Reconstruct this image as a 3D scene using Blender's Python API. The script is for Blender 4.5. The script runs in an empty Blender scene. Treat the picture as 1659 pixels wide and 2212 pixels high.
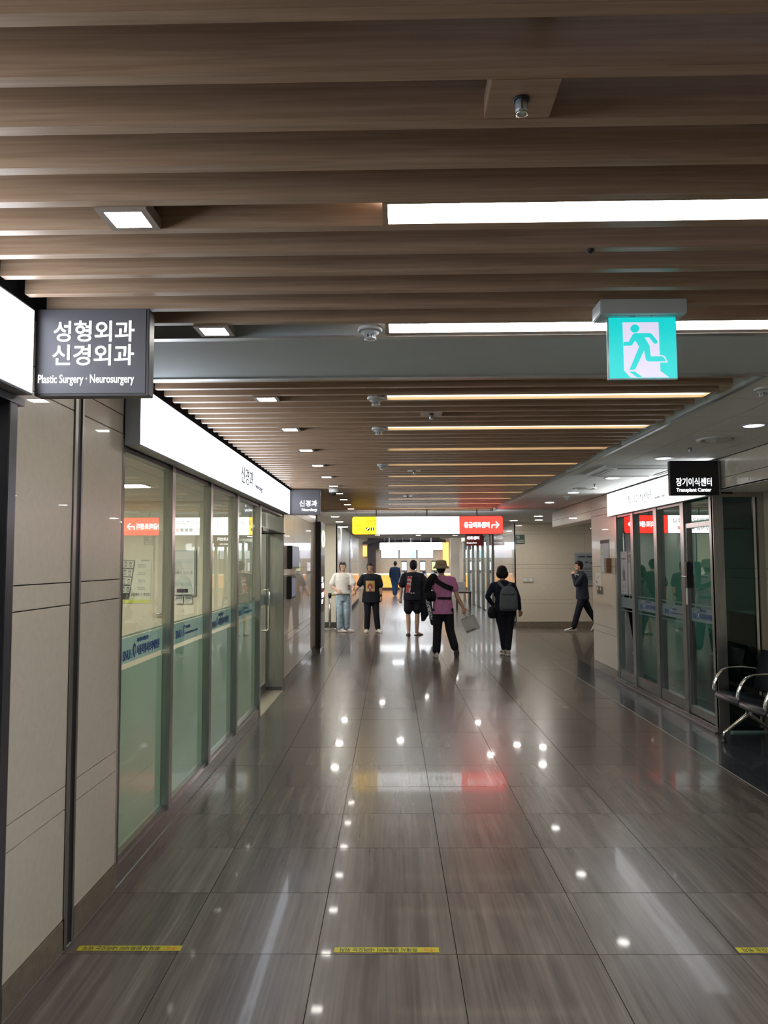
import bpy, bmesh, math, random
from mathutils import Vector, Matrix
from mathutils.bvhtree import BVHTree
random.seed(7)
SC = bpy.context.scene
COL = SC.collection
PI = math.pi

# ------------------------------------------------------------------ camera
CAM_R = Vector((0.99994338, 0.00978214, -0.00418849))
CAM_U = Vector((0.00482293, -0.06576082, 0.99782376))
CAM_F = Vector((-0.00948541, 0.99778746, 0.06580428))
H = 1.6724
cd = bpy.data.cameras.new('camera')
cam = bpy.data.objects.new('camera', cd)
COL.objects.link(cam)
M = Matrix.Identity(4)
for i in range(3):
    M[i][0] = CAM_R[i]; M[i][1] = CAM_U[i]; M[i][2] = -CAM_F[i]
M.translation = (0, 0, H)
cam.matrix_world = M
cd.sensor_fit = 'HORIZONTAL'; cd.sensor_width = 36
cd.lens = 36 * 1629.6 / 1659
cd.clip_start = 0.02; cd.clip_end = 200
SC.camera = cam

# ------------------------------------------------------------------ world, exposure
w = bpy.data.worlds.new('world'); SC.world = w; w.use_nodes = True
w.node_tree.nodes['Background'].inputs[0].default_value = (0.75, 0.85, 1, 1)
w.node_tree.nodes['Background'].inputs[1].default_value = 0.12
SC.view_settings.view_transform = 'Standard'; SC.view_settings.look = 'None'
SC.view_settings.exposure = 0.58; SC.view_settings.gamma = 1
SC.view_settings.use_curve_mapping = False
SC.cycles.max_bounces = 7; SC.cycles.diffuse_bounces = 3; SC.cycles.glossy_bounces = 4
SC.cycles.transparent_max_bounces = 10; SC.cycles.transmission_bounces = 3
SC.cycles.sample_clamp_indirect = 4; SC.cycles.caustics_reflective = False
SC.cycles.use_denoising = True
# light levels (lamps themselves are built further down)
E_LINEAR = 22.0      # cool linear panels by the entrance
E_WARM = 1.7        # warm linear panels beyond the shutter
E_DOWN = 52.0
E_ROUND = 45.0
E_BOX = 4.5
E_HALL = 22.0

# ------------------------------------------------------------------ materials
MATS = {}
def nt(m):
    m.use_nodes = True
    n = m.node_tree.nodes; l = m.node_tree.links
    return n, l
def mat(name, col, rough=0.5, metal=0.0, coat=0.0, coat_r=0.03, spec=0.5, vary=0.06, scale=8.0, bump=0.0, stretch=(1, 1, 1)):
    """plain surface with a little procedural mottling"""
    if name in MATS: return MATS[name]
    m = bpy.data.materials.new(name); n, l = nt(m)
    b = n['Principled BSDF']
    b.inputs['Roughness'].default_value = rough; b.inputs['Metallic'].default_value = metal
    b.inputs['Coat Weight'].default_value = coat; b.inputs['Coat Roughness'].default_value = coat_r
    b.inputs['Specular IOR Level'].default_value = spec
    tc = n.new('ShaderNodeTexCoord'); mp = n.new('ShaderNodeMapping'); mp.inputs['Scale'].default_value = stretch
    nz = n.new('ShaderNodeTexNoise'); nz.inputs['Scale'].default_value = scale; nz.inputs['Detail'].default_value = 4
    l.new(tc.outputs['Object'], mp.inputs[0]); l.new(mp.outputs[0], nz.inputs['Vector'])
    rp = n.new('ShaderNodeValToRGB')
    rp.color_ramp.elements[0].position = 0.3; rp.color_ramp.elements[1].position = 0.7
    rp.color_ramp.elements[0].color = (*[max(0, c * (1 - vary)) for c in col], 1)
    rp.color_ramp.elements[1].color = (*[min(1, c * (1 + vary)) for c in col], 1)
    l.new(nz.outputs[0], rp.inputs[0]); l.new(rp.outputs[0], b.inputs['Base Color'])
    if bump:
        bp = n.new('ShaderNodeBump'); bp.inputs['Strength'].default_value = bump; bp.inputs['Distance'].default_value = 0.005
        l.new(nz.outputs[0], bp.inputs['Height']); l.new(bp.outputs[0], b.inputs['Normal'])
    MATS[name] = m
    return m
def emit(name, col, s=1.0, base=(0.8, 0.8, 0.8)):
    if name in MATS: return MATS[name]
    m = bpy.data.materials.new(name); n, l = nt(m)
    b = n['Principled BSDF']
    b.inputs['Base Color'].default_value = (*base, 1); b.inputs['Roughness'].default_value = 0.4
    b.inputs['Emission Color'].default_value = (*col, 1); b.inputs['Emission Strength'].default_value = s
    MATS[name] = m
    return m
def glass(name, tint, refl=1.7):
    m = bpy.data.materials.new(name); n, l = nt(m)
    n.remove(n['Principled BSDF']); o = n['Material Output']
    tr = n.new('ShaderNodeBsdfTransparent'); tr.inputs[0].default_value = (*tint, 1)
    gl = n.new('ShaderNodeBsdfGlossy'); gl.inputs['Roughness'].default_value = 0.0; gl.inputs[0].default_value = (0.95, 1, 0.98, 1)
    fr = n.new('ShaderNodeFresnel'); fr.inputs[0].default_value = 1.52
    mu = n.new('ShaderNodeMath'); mu.operation = 'MULTIPLY'; mu.inputs[1].default_value = refl; mu.use_clamp = True
    mx = n.new('ShaderNodeMixShader')
    ge = n.new('ShaderNodeNewGeometry'); iv = n.new('ShaderNodeMath'); iv.operation = 'SUBTRACT'; iv.inputs[0].default_value = 1.0
    m2 = n.new('ShaderNodeMath'); m2.operation = 'MULTIPLY'   # only the outer face of a pane reflects
    l.new(ge.outputs['Backfacing'], iv.inputs[1]); l.new(fr.outputs[0], mu.inputs[0]); l.new(mu.outputs[0], m2.inputs[0]); l.new(iv.outputs[0], m2.inputs[1]); l.new(m2.outputs[0], mx.inputs[0]); l.new(tr.outputs[0], mx.inputs[1]); l.new(gl.outputs[0], mx.inputs[2])
    l.new(mx.outputs[0], o.inputs[0]); MATS[name] = m
    return m
def wood(name, ca, cb):
    m = bpy.data.materials.new(name); n, l = nt(m); b = n['Principled BSDF']
    tc = n.new('ShaderNodeTexCoord'); oi = n.new('ShaderNodeObjectInfo')
    ad = n.new('ShaderNodeVectorMath'); ad.operation = 'ADD'
    sc = n.new('ShaderNodeVectorMath'); sc.operation = 'SCALE'; sc.inputs['Scale'].default_value = 37.0
    cx = n.new('ShaderNodeCombineXYZ'); l.new(oi.outputs['Random'], cx.inputs[0]); l.new(oi.outputs['Random'], cx.inputs[1])
    l.new(cx.outputs[0], sc.inputs[0]); l.new(tc.outputs['Object'], ad.inputs[0]); l.new(sc.outputs[0], ad.inputs[1])
    mp = n.new('ShaderNodeMapping'); mp.inputs['Scale'].default_value = (1.6, 40, 55); l.new(ad.outputs[0], mp.inputs[0])
    nz = n.new('ShaderNodeTexNoise'); nz.inputs['Scale'].default_value = 1.6; nz.inputs['Detail'].default_value = 6; nz.inputs['Distortion'].default_value = 0.6
    l.new(mp.outputs[0], nz.inputs['Vector'])
    rp = n.new('ShaderNodeValToRGB'); rp.color_ramp.elements[0].position = 0.3; rp.color_ramp.elements[1].position = 0.75
    rp.color_ramp.elements[0].color = (*ca, 1); rp.color_ramp.elements[1].color = (*cb, 1)
    l.new(nz.outputs[0], rp.inputs[0]); l.new(rp.outputs[0], b.inputs['Base Color'])
    b.inputs['Roughness'].default_value = 0.36
    bp = n.new('ShaderNodeBump'); bp.inputs['Strength'].default_value = 0.15; bp.inputs['Distance'].default_value = 0.002
    l.new(nz.outputs[0], bp.inputs['Height']); l.new(bp.outputs[0], b.inputs['Normal'])
    MATS[name] = m
    return m
def stone_tile(name, ca, cb, cc, rough, coat, gain=1.0):
    """polished vein-cut travertine, veins along Y, shifted per tile"""
    m = bpy.data.materials.new(name); n, l = nt(m); b = n['Principled BSDF']
    tc = n.new('ShaderNodeTexCoord'); oi = n.new('ShaderNodeObjectInfo')
    wn = n.new('ShaderNodeTexWhiteNoise'); wn.noise_dimensions = '1D'; l.new(oi.outputs['Random'], wn.inputs['W'])
    sc = n.new('ShaderNodeVectorMath'); sc.operation = 'SCALE'; sc.inputs['Scale'].default_value = 23.0
    ad = n.new('ShaderNodeVectorMath'); ad.operation = 'ADD'
    l.new(wn.outputs['Color'], sc.inputs[0]); l.new(tc.outputs['Object'], ad.inputs[0]); l.new(sc.outputs[0], ad.inputs[1])
    nw = n.new('ShaderNodeTexNoise'); nw.inputs['Scale'].default_value = 1.6; nw.inputs['Detail'].default_value = 3
    l.new(ad.outputs[0], nw.inputs['Vector'])
    mp = n.new('ShaderNodeMapping'); mp.inputs['Scale'].default_value = (11, 0.35, 1); l.new(ad.outputs[0], mp.inputs[0])
    a2 = n.new('ShaderNodeVectorMath'); a2.operation = 'ADD'; s2 = n.new('ShaderNodeVectorMath'); s2.operation = 'SCALE'; s2.inputs['Scale'].default_value = 0.9
    l.new(nw.outputs['Color'], s2.inputs[0]); l.new(mp.outputs[0], a2.inputs[0]); l.new(s2.outputs[0], a2.inputs[1])
    nz = n.new('ShaderNodeTexNoise'); nz.inputs['Scale'].default_value = 1.1; nz.inputs['Detail'].default_value = 3.2; nz.inputs['Roughness'].default_value = 0.55
    l.new(a2.outputs[0], nz.inputs['Vector'])
    rp = n.new('ShaderNodeValToRGB'); e = rp.color_ramp.elements
    e[0].position = 0.30; e[0].color = (*ca, 1); e[1].position = 0.72; e[1].color = (*cc, 1)
    k = e.new(0.5); k.color = (*cb, 1)
    m3 = n.new('ShaderNodeMapping'); m3.inputs['Scale'].default_value = (70, 1.3, 1); l.new(ad.outputs[0], m3.inputs[0])
    n3 = n.new('ShaderNodeTexNoise'); n3.inputs['Scale'].default_value = 1.0; n3.inputs['Detail'].default_value = 4; l.new(m3.outputs[0], n3.inputs['Vector'])
    mf = n.new('ShaderNodeMix'); mf.inputs[0].default_value = 0.34; l.new(nz.outputs[0], mf.inputs[2]); l.new(n3.outputs[0], mf.inputs[3])
    l.new(mf.outputs[0], rp.inputs[0])
    e[0].position = 0.39; e[1].position = 0.63
    hs = n.new('ShaderNodeHueSaturation'); mr = n.new('ShaderNodeMapRange'); mr.inputs['To Min'].default_value = 0.88; mr.inputs['To Max'].default_value = 1.12
    l.new(oi.outputs['Random'], mr.inputs[0]); l.new(mr.outputs[0], hs.inputs['Value']); l.new(rp.outputs[0], hs.inputs['Color'])
    l.new(hs.outputs[0], b.inputs['Base Color'])
    b.inputs['Roughness'].default_value = rough; b.inputs['Specular IOR Level'].default_value = 0.36
    b.inputs['Coat Weight'].default_value = coat; b.inputs['Coat Roughness'].default_value = 0.045; b.inputs['Coat IOR'].default_value = 1.5
    MATS[name] = m
    return m

WOOD = wood('slat_wood', (0.37, 0.240, 0.150), (0.54, 0.375, 0.250))
TRIMW = mat('downlight_trim', (0.30, 0.23, 0.175), 0.5)
PLENUM = mat('plenum_dark', (0.045, 0.045, 0.055), 0.9)
METALP = mat('soffit_grey', (0.60, 0.66, 0.66), 0.6, spec=0.3, vary=0.02)
ALU = mat('aluminium_edge', (0.62, 0.63, 0.63), 0.3, 0.7)
CEILP = mat('ceiling_panel_white', (0.80, 0.81, 0.79), 0.75, vary=0.03, scale=60)
TILEW = mat('wall_stone_beige', (0.55, 0.482, 0.388), 0.30, coat=0.55, coat_r=0.015, vary=0.05, scale=30)
TILEB = mat('wall_backing', (0.03, 0.028, 0.025), 0.9)
CREAM = mat('painted_wall_cream', (0.74, 0.69, 0.56), 0.6, vary=0.02)
BASEB = mat('baseboard_stone', (0.16, 0.125, 0.09), 0.3, coat=0.4, vary=0.2, scale=25)
PLINTH = mat('plinth_stone', (0.10, 0.085, 0.08), 0.25, coat=0.7, coat_r=0.01, vary=0.2, scale=25)
STEEL = mat('brushed_steel', (0.36, 0.365, 0.36), 0.28, 1.0, vary=0.12, scale=6, stretch=(8, 8, 0.6))
STEELD = mat('dark_steel', (0.13, 0.13, 0.15), 0.3, 0.85, vary=0.1)
CHROME = mat('chrome', (0.75, 0.75, 0.74), 0.08, 1.0, vary=0.02)
BLACK = mat('black_plastic', (0.012, 0.012, 0.014), 0.35)
SIGNG = mat('sign_grey', (0.09, 0.083, 0.092), 0.45, vary=0.03)
SIGNK = mat('sign_black', (0.012, 0.011, 0.014), 0.35, vary=0.03)
WHITE = mat('white_plastic', (0.62, 0.63, 0.62), 0.4, vary=0.02)
PAPER = mat('paper', (0.62, 0.63, 0.60), 0.6, vary=0.02)
INK = mat('ink', (0.03, 0.03, 0.035), 0.6)
GREYINK = mat('grey_ink', (0.25, 0.25, 0.25), 0.6)
GLASSL = glass('clear_glass', (0.92, 0.95, 0.90), 1.35)
GLASSR = glass('tinted_glass', (0.34, 0.50, 0.45), 1.7)
BLUEI = mat('blue_ink', (0.01, 0.045, 0.20), 0.5)
CYANI = mat('cyan_ink', (0.05, 0.28, 0.45), 0.5)

# ------------------------------------------------------------------ mesh helpers
class MB:
    def __init__(s): s.v = []; s.f = []
    def add(s, vs, fs):
        o = len(s.v); s.v += [tuple(v) for v in vs]; s.f += [tuple(i + o for i in f) for f in fs]
    def box(s, x0, x1, y0, y1, z0, z1):
        vs = [(x, y, z) for z in (z0, z1) for y in (y0, y1) for x in (x0, x1)]
        s.add(vs, [(0, 2, 3, 1), (4, 5, 7, 6), (0, 1, 5, 4), (2, 6, 7, 3), (0, 4, 6, 2), (1, 3, 7, 5)]); return s
    def prism(s, pts, d, flip=False):
        """pts: 3D polygon, extruded by vector d"""
        n = len(pts); d = Vector(d); a = [Vector(p) for p in pts]
        s.add(a + [p + d for p in a], [tuple(range(n))[::-1], tuple(range(n, 2 * n))] + [(i, (i + 1) % n, n + (i + 1) % n, n + i) for i in range(n)]); return s
    def tube(s, pts, r, n=10, cap=True):
        """round tube along points; r number or list"""
        P = [Vector(p) for p in pts]; m = len(P)
        R = r if isinstance(r, (list, tuple)) else [r] * m
        rings = []; prev = None
        for i in range(m):
            t = (P[min(i + 1, m - 1)] - P[max(i - 1, 0)]).normalized()
            if prev is None:
                u = t.cross(Vector((0, 0, 1)))
                if u.length < 0.1: u = t.cross(Vector((1, 0, 0)))
                u.normalize()
            else:
                u = (prev - t * prev.dot(t)).normalized()
            prev = u; v = t.cross(u)
            rings.append([P[i] + (u * math.cos(a) + v * math.sin(a)) * R[i] for a in [2 * PI * k / n for k in range(n)]])
        o = len(s.v)
        for rg in rings: s.v += [tuple(q) for q in rg]
        for i in range(m - 1):
            for k in range(n):
                s.f.append((o + i * n + k, o + i * n + (k + 1) % n, o + (i + 1) * n + (k + 1) % n, o + (i + 1) * n + k))
        if cap:
            s.f.append(tuple(o + k for k in range(n))[::-1]); s.f.append(tuple(o + (m - 1) * n + k for k in range(n)))
        return s
    def loft(s, rings):
        """rings: list of equal-length point lists, closed & capped"""
        n = len(rings[0]); o = len(s.v)
        for rg in rings: s.v += [tuple(q) for q in rg]
        for i in range(len(rings) - 1):
            for k in range(n):
                s.f.append((o + i * n + k, o + i * n + (k + 1) % n, o + (i + 1) * n + (k + 1) % n, o + (i + 1) * n + k))
        s.f.append(tuple(o + k for k in range(n))[::-1]); s.f.append(tuple(o + (len(rings) - 1) * n + k for k in range(n)))
        return s
    def ell(s, c, r, rot=None, n=16, m=10):
        """ellipsoid"""
        c = Vector(c); rings = []
        for i in range(m + 1):
            th = PI * i / m; z = -math.cos(th); q = max(0.02, math.sin(th))
            rg = []
            for k in range(n):
                a = 2 * PI * k / n; p = Vector((r[0] * q * math.cos(a), r[1] * q * math.sin(a), r[2] * z))
                if rot: p = rot @ p
                rg.append(c + p)
            rings.append(rg)
        return s.loft(rings)
    def lathe(s, c, prof, n=24):
        """prof: list of (r, z) about vertical axis at c"""
        return s.loft([[Vector(c) + Vector((max(r, 0.0005) * math.cos(2 * PI * k / n), max(r, 0.0005) * math.sin(2 * PI * k / n), z)) for k in range(n)] for r, z in prof])
    def build(s, name, m, parent=None, smooth=False, bevel=0, kind=None, label=None):
        me = bpy.data.meshes.new(name); me.from_pydata(s.v, [], s.f); me.update()
        bm = bmesh.new(); bm.from_mesh(me); bmesh.ops.recalc_face_normals(bm, faces=bm.faces)
        if bevel:
            bmesh.ops.bevel(bm, geom=[e for e in bm.edges if e.calc_face_angle(0) > 0.6], offset=bevel, segments=2, affect='EDGES', clamp_overlap=True)
        bm.to_mesh(me); bm.free()
        if smooth: me.shade_smooth()
        return link(name, me, m, parent, kind, label)
def root_of(o):
    v = Vector((0, 0, 0))
    while o is not None:
        v += o.location; o = o.parent
    return v
def link(name, me, m, parent=None, kind=None, label=None):
    o = bpy.data.objects.new(name, me); COL.objects.link(o)
    if m is not None and not me.materials: me.materials.append(m)
    if parent is not None:
        o.parent = parent; o.location = -root_of(parent)
    if kind: o['kind'] = kind
    if label: o['label'] = label
    return o
def box(name, x0, x1, y0, y1, z0, z1, m, parent=None, bevel=0, **k):
    return MB().box(x0, x1, y0, y1, z0, z1).build(name, m, parent, bevel=bevel, **k)
def thing(name, label, cat, loc=(0, 0, 0), group=None):
    o = bpy.data.objects.new(name, None); COL.objects.link(o); o.location = loc
    o.empty_display_size = 0.1; o['label'] = label; o['category'] = cat
    if group: o['group'] = group
    return o
def tag(o, label, cat, group=None):
    o['label'] = label; o['category'] = cat
    if group: o['group'] = group
    return o
def struct(name, loc=(0, 0, 0)):
    o = bpy.data.objects.new(name, None); COL.objects.link(o); o.location = loc; o['kind'] = 'structure'; o.empty_display_size = 0.1
    return o
def copy_tree(o, parent=None):
    c = o.copy(); COL.objects.link(c); c.parent = parent
    for ch in list(o.children): copy_tree(ch, c)
    return c
def poly_cells(nx, nz, f):
    return [(i, j) for i in range(nx) for j in range(nz) if f((i + 0.5) / nx, (j + 0.5) / nz)]
def text(s, size, m, parent, origin, xdir, zdir, name='lettering', align='LEFT', sx=1.0, bold=0.0, depth=0.002, label=None, width=None):
    """writing as real thin geometry; origin = baseline start; width fixes the length"""
    cu = bpy.data.curves.new(name, 'FONT'); cu.body = s; cu.size = size; cu.align_x = align; cu.offset = bold; cu.extrude = depth; cu.resolution_u = 3
    ob = bpy.data.objects.new(name, cu); COL.objects.link(ob)
    dg = bpy.context.evaluated_depsgraph_get()
    me = bpy.data.meshes.new_from_object(ob.evaluated_get(dg), depsgraph=dg)
    bpy.data.objects.remove(ob); bpy.data.curves.remove(cu)
    me.materials.clear(); me.name = name
    if width and me.vertices:
        xs = [v.co.x for v in me.vertices]; a, b = min(xs), max(xs)
        k = width / max(b - a, 1e-4); sx = k
        off = -a * k if align == 'LEFT' else (-b * k if align == 'RIGHT' else -(a + b) / 2 * k)
    else: off = 0
    X = Vector(xdir).normalized(); Z = Vector(zdir).normalized(); N = X.cross(Z)   # N points towards the reader
    O = Vector(origin)
    for v in me.vertices:
        v.co = O + X * (v.co.x * sx + off) + Z * v.co.y + N * (v.co.z + depth)
    me.update()
    return link(name, me, m, parent, None, label)

# ================================================================== STRUCTURE
ZC = 2.65           # underside of slats and of the flat ceiling
XL, XR = -1.43, 3.17
S = 0.174
# ---------------------------------------------------------------- floor
FT = stone_tile('floor_travertine', (0.075, 0.058, 0.050), (0.138, 0.112, 0.097), (0.215, 0.183, 0.158), 0.26, 0.15)
FB = stone_tile('floor_border_stone', (0.030, 0.034, 0.042), (0.045, 0.05, 0.06), (0.065, 0.07, 0.08), 0.22, 0.3)
floor = box('floor', -8, 9, -6, 52, -0.12, -0.012, mat('grout', (0.03, 0.028, 0.026), 0.9)); floor['kind'] = 'structure'
X0, Y0 = 0.2715, 3.339
xs = [XL] + [X0 + 0.6 * k for k in range(-2, 5)]
tile_mesh = {}
def tile(x0, x1, y0, y1, m, name='floor_tile'):
    g = 0.0016
    key = (round(x1 - x0, 3), round(y1 - y0, 3), m.name)
    if key not in tile_mesh:
        w_, d_ = (x1 - x0) / 2 - g, (y1 - y0) / 2 - g
        o = MB().box(-w_, w_, -d_, d_, -0.014, 0).build(name, m, bevel=0.0008)
        tile_mesh[key] = o.data; bpy.data.objects.remove(o)
    o = bpy.data.objects.new(name, tile_mesh[key]); COL.objects.link(o); o.parent = floor
    o.location = ((x0 + x1) / 2, (y0 + y1) / 2, random.uniform(-0.0004, 0.0004) - floor.location.z)
    return o
for j in range(-3, 21):
    y = Y0 + 0.6 * j
    for a, b in zip(xs[:-1], xs[1:]): tile(a, b, y, y + 0.6, FT)
    tile(xs[-1], 3.17, y, y + 0.6, FB, 'border_tile')
# further tiles and the tiles off the corridor: one joined part each
far = MB(); farb = MB(); g = 0.0016
def fill(mb, x0, x1, y0, y1, sx=0.6, sy=0.6):
    nx, ny = max(1, math.ceil((x1 - x0) / sx - 1e-6)), max(1, math.ceil((y1 - y0) / sy - 1e-6))
    for i in range(nx):
        for k in range(ny):
            mb.box(x0 + i * sx + g, min(x1, x0 + (i + 1) * sx) - g, y0 + k * sy + g, min(y1, y0 + (k + 1) * sy) - g, -0.014, 0)
yA = Y0 + 0.6 * 21; yN = Y0 - 1.8
fill(far, XL, xs[-1], yA, 50); fill(far, xs[-1], 8.8, yA, 50)
fill(far, -7.8, XL, yA, 50); fill(far, XL, xs[-1], -5.8, yN)
fill(far, -5.5, XL, -0.5, yA)      # inside the clinic on the left and behind the wall
fill(farb, xs[-1], 6.5, -5.8, yN); fill(farb, 3.17, 6.5, yN, 10.7); fill(far, 3.17, 6.5, 10.7, yA)
far.build('far_floor_tiles', FT, floor, kind='stuff')
farb.build('side_floor_tiles', FB, floor, kind='stuff')
# pale grout line of the border and along the wall
box('floor_edge_line', xs[-1] - 0.004, xs[-1] + 0.004, yN, 14.5, -0.001, 0.001, mat('pale_grout', (0.3, 0.3, 0.28), 0.6), floor)
box('floor_wall_line', XL - 0.002, XL + 0.006, yN, 14.2, -0.001, 0.0015, MATS['pale_grout'], floor)

# ---------------------------------------------------------------- ceiling
ceiling = box('ceiling', -8, 9, -6, 31, 3.0, 3.06, PLENUM); ceiling['kind'] = 'structure'
slat_me = {}
def slat(yb, x0=-1.33, x1=1.90):
    key = (x0, x1)
    if key not in slat_me:
        o = MB().box(x0, x1, -0.036, 0, 0, 0.125).build('slat', WOOD, bevel=0.0012); slat_me[key] = o.data; bpy.data.objects.remove(o)
    o = bpy.data.objects.new('slat', slat_me[key]); COL.objects.link(o); o.parent = ceiling
    o.location = (0, yb, ZC); return o
nearrows = [2.0 + S * k for k in range(-20, 7)]
for yb in nearrows: slat(yb, -1.33, 2.6)
G2 = 4.45          # first lamp gap beyond the shutter
farrows = [G2 - 0.069 + S * k for k in range(-2, 59)]
for yb in farrows: slat(yb)
# hangers/joists above the slats keep them in place
for x in (-1.0, 0.3, 1.6):
    box('slat_carrier', x, x + 0.04, -1.6, 3.12, ZC + 0.125, ZC + 0.165, PLENUM, ceiling)
    box('slat_carrier', x, x + 0.04, 4.05, 14.5, ZC + 0.125, ZC + 0.165, PLENUM, ceiling)
# shutter housing across the corridor
sh = struct('trim_1', (0, 3.6, ZC))
box('front_fascia', -1.43, 3.6, 3.22, 3.24, ZC + 0.001, ZC + 0.28, METALP, sh)
box('soffit_panel', -1.43, 3.6, 3.245, 3.94, ZC + 0.002, ZC + 0.02, METALP, sh)
box('back_fascia', -1.43, 3.6, 3.95, 3.965, ZC + 0.001, ZC + 0.28, METALP, sh)
box('edge_trim', -1.43, 3.6, 3.205, 3.25, ZC - 0.006, ZC + 0.003, ALU, sh)
box('edge_trim', -1.43, 3.6, 3.93, 3.975, ZC - 0.006, ZC + 0.003, ALU, sh)
# flat panel ceiling on the right
flat = struct('ceiling_right', (2.5, 8, ZC))
pg = 0.0045
def cpanel(x0, x1, y0, y1, z=ZC, parent=None):
    return box('ceiling_panel', x0 + pg, x1 - pg, y0 + pg, y1 - pg, z, z + 0.014, CEILP, parent or flat)
yr = [3.98, 4.54, 5.11] + [5.11 + 0.59 * k for k in range(1, 17)]
for a, b in zip(yr[:-1], yr[1:]):
    cpanel(2.0, 2.34, a, b); cpanel(2.34, 2.94, a, b); cpanel(2.94, 3.16, a, b)
box('panel_backing', 1.99, 3.7, 3.98, 14.9, ZC + 0.014, ZC + 0.04, TILEB, flat)
box('recess_fascia', 1.975, 1.99, 3.98, 14.6, ZC + 0.0, ZC + 0.3, METALP, flat)
box('edge_trim', 1.975, 2.005, 3.98, 14.6, ZC - 0.004, ZC + 0.004, ALU, flat)
box('alcove_soffit', 3.17, 3.70, 3.98, 7.48, 2.345, 2.36, CEILP, flat)
# near ceiling right, out of frame but lit and reflected
box('near_panel', 2.61, 3.7, -5.9, 3.2, ZC, ZC + 0.02, CEILP, flat)
# left dark recess wall above the light boxes
# ---------------------------------------------------------------- ceiling beyond the slats
fc = struct('ceiling_far', (1, 22, ZC))
ff = MB()
k = 0
y = 14.66
while y < 30.4:
    x = -7.9
    while x < 8.8:
        ff.box(x + pg, min(x + 1.2, 8.8) - pg, y + pg, min(y + 1.2, 30.5) - pg, ZC, ZC + 0.014); x += 1.2
    y += 1.2
ff.build('far_ceiling_panels', CEILP, fc, kind='stuff')
box('panel_backing', -7.9, 8.8, 14.66, 30.5, ZC + 0.014, ZC + 0.04, TILEB, fc)
box('end_fascia', -1.33, 1.975, 14.64, 14.66, ZC, ZC + 0.3, PLENUM, fc)
box('side_fascia', -7.9, 8.8, 30.5, 30.56, ZC - 0.02, 3.5, CEILP, fc)
box('hall_slab', -7.9, 8.8, 30.5, 52, 3.42, 3.5, CEILP, fc)

# ---------------------------------------------------------------- stone-clad walls
ZJ = [0.13, 0.60, 0.70, 1.487, 1.587, 2.36, 2.46, 2.65]
def clad(parent, axis, c, a0, a1, cols, sgn, zs=ZJ, th=0.02):
    """stone panels; axis 'x': plane X=c facing sgn, spanning Y; axis 'y': plane Y=c, spanning X"""
    q = 0.0022
    for i in range(len(cols) - 1):
        for z0, z1 in zip(zs[:-1], zs[1:]):
            p0, p1 = cols[i] + q, cols[i + 1] - q
            lo, hi = (c - th, c) if sgn > 0 else (c, c + th)
            if axis == 'x': MB().box(lo, hi, p0, p1, z0 + q, z1 - q).build('stone_panel', TILEW, parent, bevel=0.001)
            else: MB().box(p0, p1, lo, hi, z0 + q, z1 - q).build('stone_panel', TILEW, parent, bevel=0.001)
wl = struct('wall_left', (XL, 3.4, 0))
box('wall_core', -1.60, XL - 0.019, 2.84, 3.985, 0, 2.95, TILEB, wl)
clad(wl, 'x', XL, 0, 0, [2.84, 3.36], 1); clad(wl, 'x', XL, 0, 0, [3.46, 3.985], 1)
box('stone_reveal', -1.60, XL, 3.975, 3.99, 0.13, 2.36, TILEW, wl)
box('wall_core', -1.60, XL - 0.019, 10.06, 14.2, 0, 2.95, TILEB, wl)
clad(wl, 'x', XL, 0, 0, [10.06, 11.1, 12.2, 13.2, 14.2], 1)
box('recess_wall', -1.468, -1.432, -5.5, 14.6, 2.46, 3.0, PLENUM, wl)
box('end_panel', -1.62, XL, 14.2, 14.22, 0, 2.65, TILEW, wl)
bl = struct('baseboard_left', (XL, 3.4, 0))
for a, b in ((2.84, 3.355), (3.465, 3.985), (10.06, 14.2)):
    box('base_stone', XL - 0.018, XL + 0.006, a, b, 0.001, 0.128, BASEB, bl, bevel=0.002)
# shutter guide rail on the left wall
gr = thing('shutter_guide', 'dark metal shutter guide rail standing against beige stone wall on left', 'rail', (XL, 3.41, 0))
box('guide_channel', XL - 0.002, XL + 0.007, 3.362, 3.392, 0, 2.64, STEEL, gr)
box('guide_channel', XL - 0.002, XL + 0.007, 3.438, 3.458, 0, 2.64, STEEL, gr)
box('guide_slot', XL - 0.015, XL + 0.001, 3.392, 3.438, 0, 2.64, BLACK, gr)

wr = struct('wall_right', (XR, 11, 0))
ZP = [0.13, 0.60, 0.70, 1.487, 1.587, 2.36, 2.46, 2.65]
box('wall_core', XR + 0.021, XR + 0.3, 10.74, 11.95, 0, 2.95, TILEB, wr)
clad(wr, 'x', XR, 0, 0, [10.74, 11.95], -1)
box('end_panel', XR, XR + 0.32, 11.95, 11.97, 0, 2.65, TILEW, wr)
# header over the opening and over the alcove
box('header_core', XR + 0.021, XR + 0.3, 11.95, 14.86, 2.36, 2.95, TILEB, wr)
clad(wr, 'x', XR, 0, 0, [11.96, 12.9, 13.9, 14.86], -1, [2.345, 2.46, 2.65])
box('header_soffit', XR, XR + 0.3, 11.95, 14.86, 2.335, 2.345, TILEW, wr)
box('header_end', XR, XR + 0.3, 14.85, 14.865, 2.335, 2.65, TILEW, wr)
box('header_core', XR + 0.021, XR + 0.3, 3.98, 7.45, 2.36, 2.95, TILEB, wr)
clad(wr, 'x', XR, 0, 0, [4.2, 5.2, 6.2, 7.45], -1, [2.345, 2.46, 2.65])
box('store_core', XR + 0.03, XR + 0.2, 7.45, 10.74, 2.33, 2.95, TILEB, wr)
box('alcove_core', 3.70, 3.9, 3.2, 7.6, 0, 2.95, TILEB, wr)
clad(wr, 'x', 3.68, 0, 0, [3.3, 4.3, 5.4, 6.45, 7.5], -1)
br = struct('baseboard_right', (XR, 11, 0))
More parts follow.
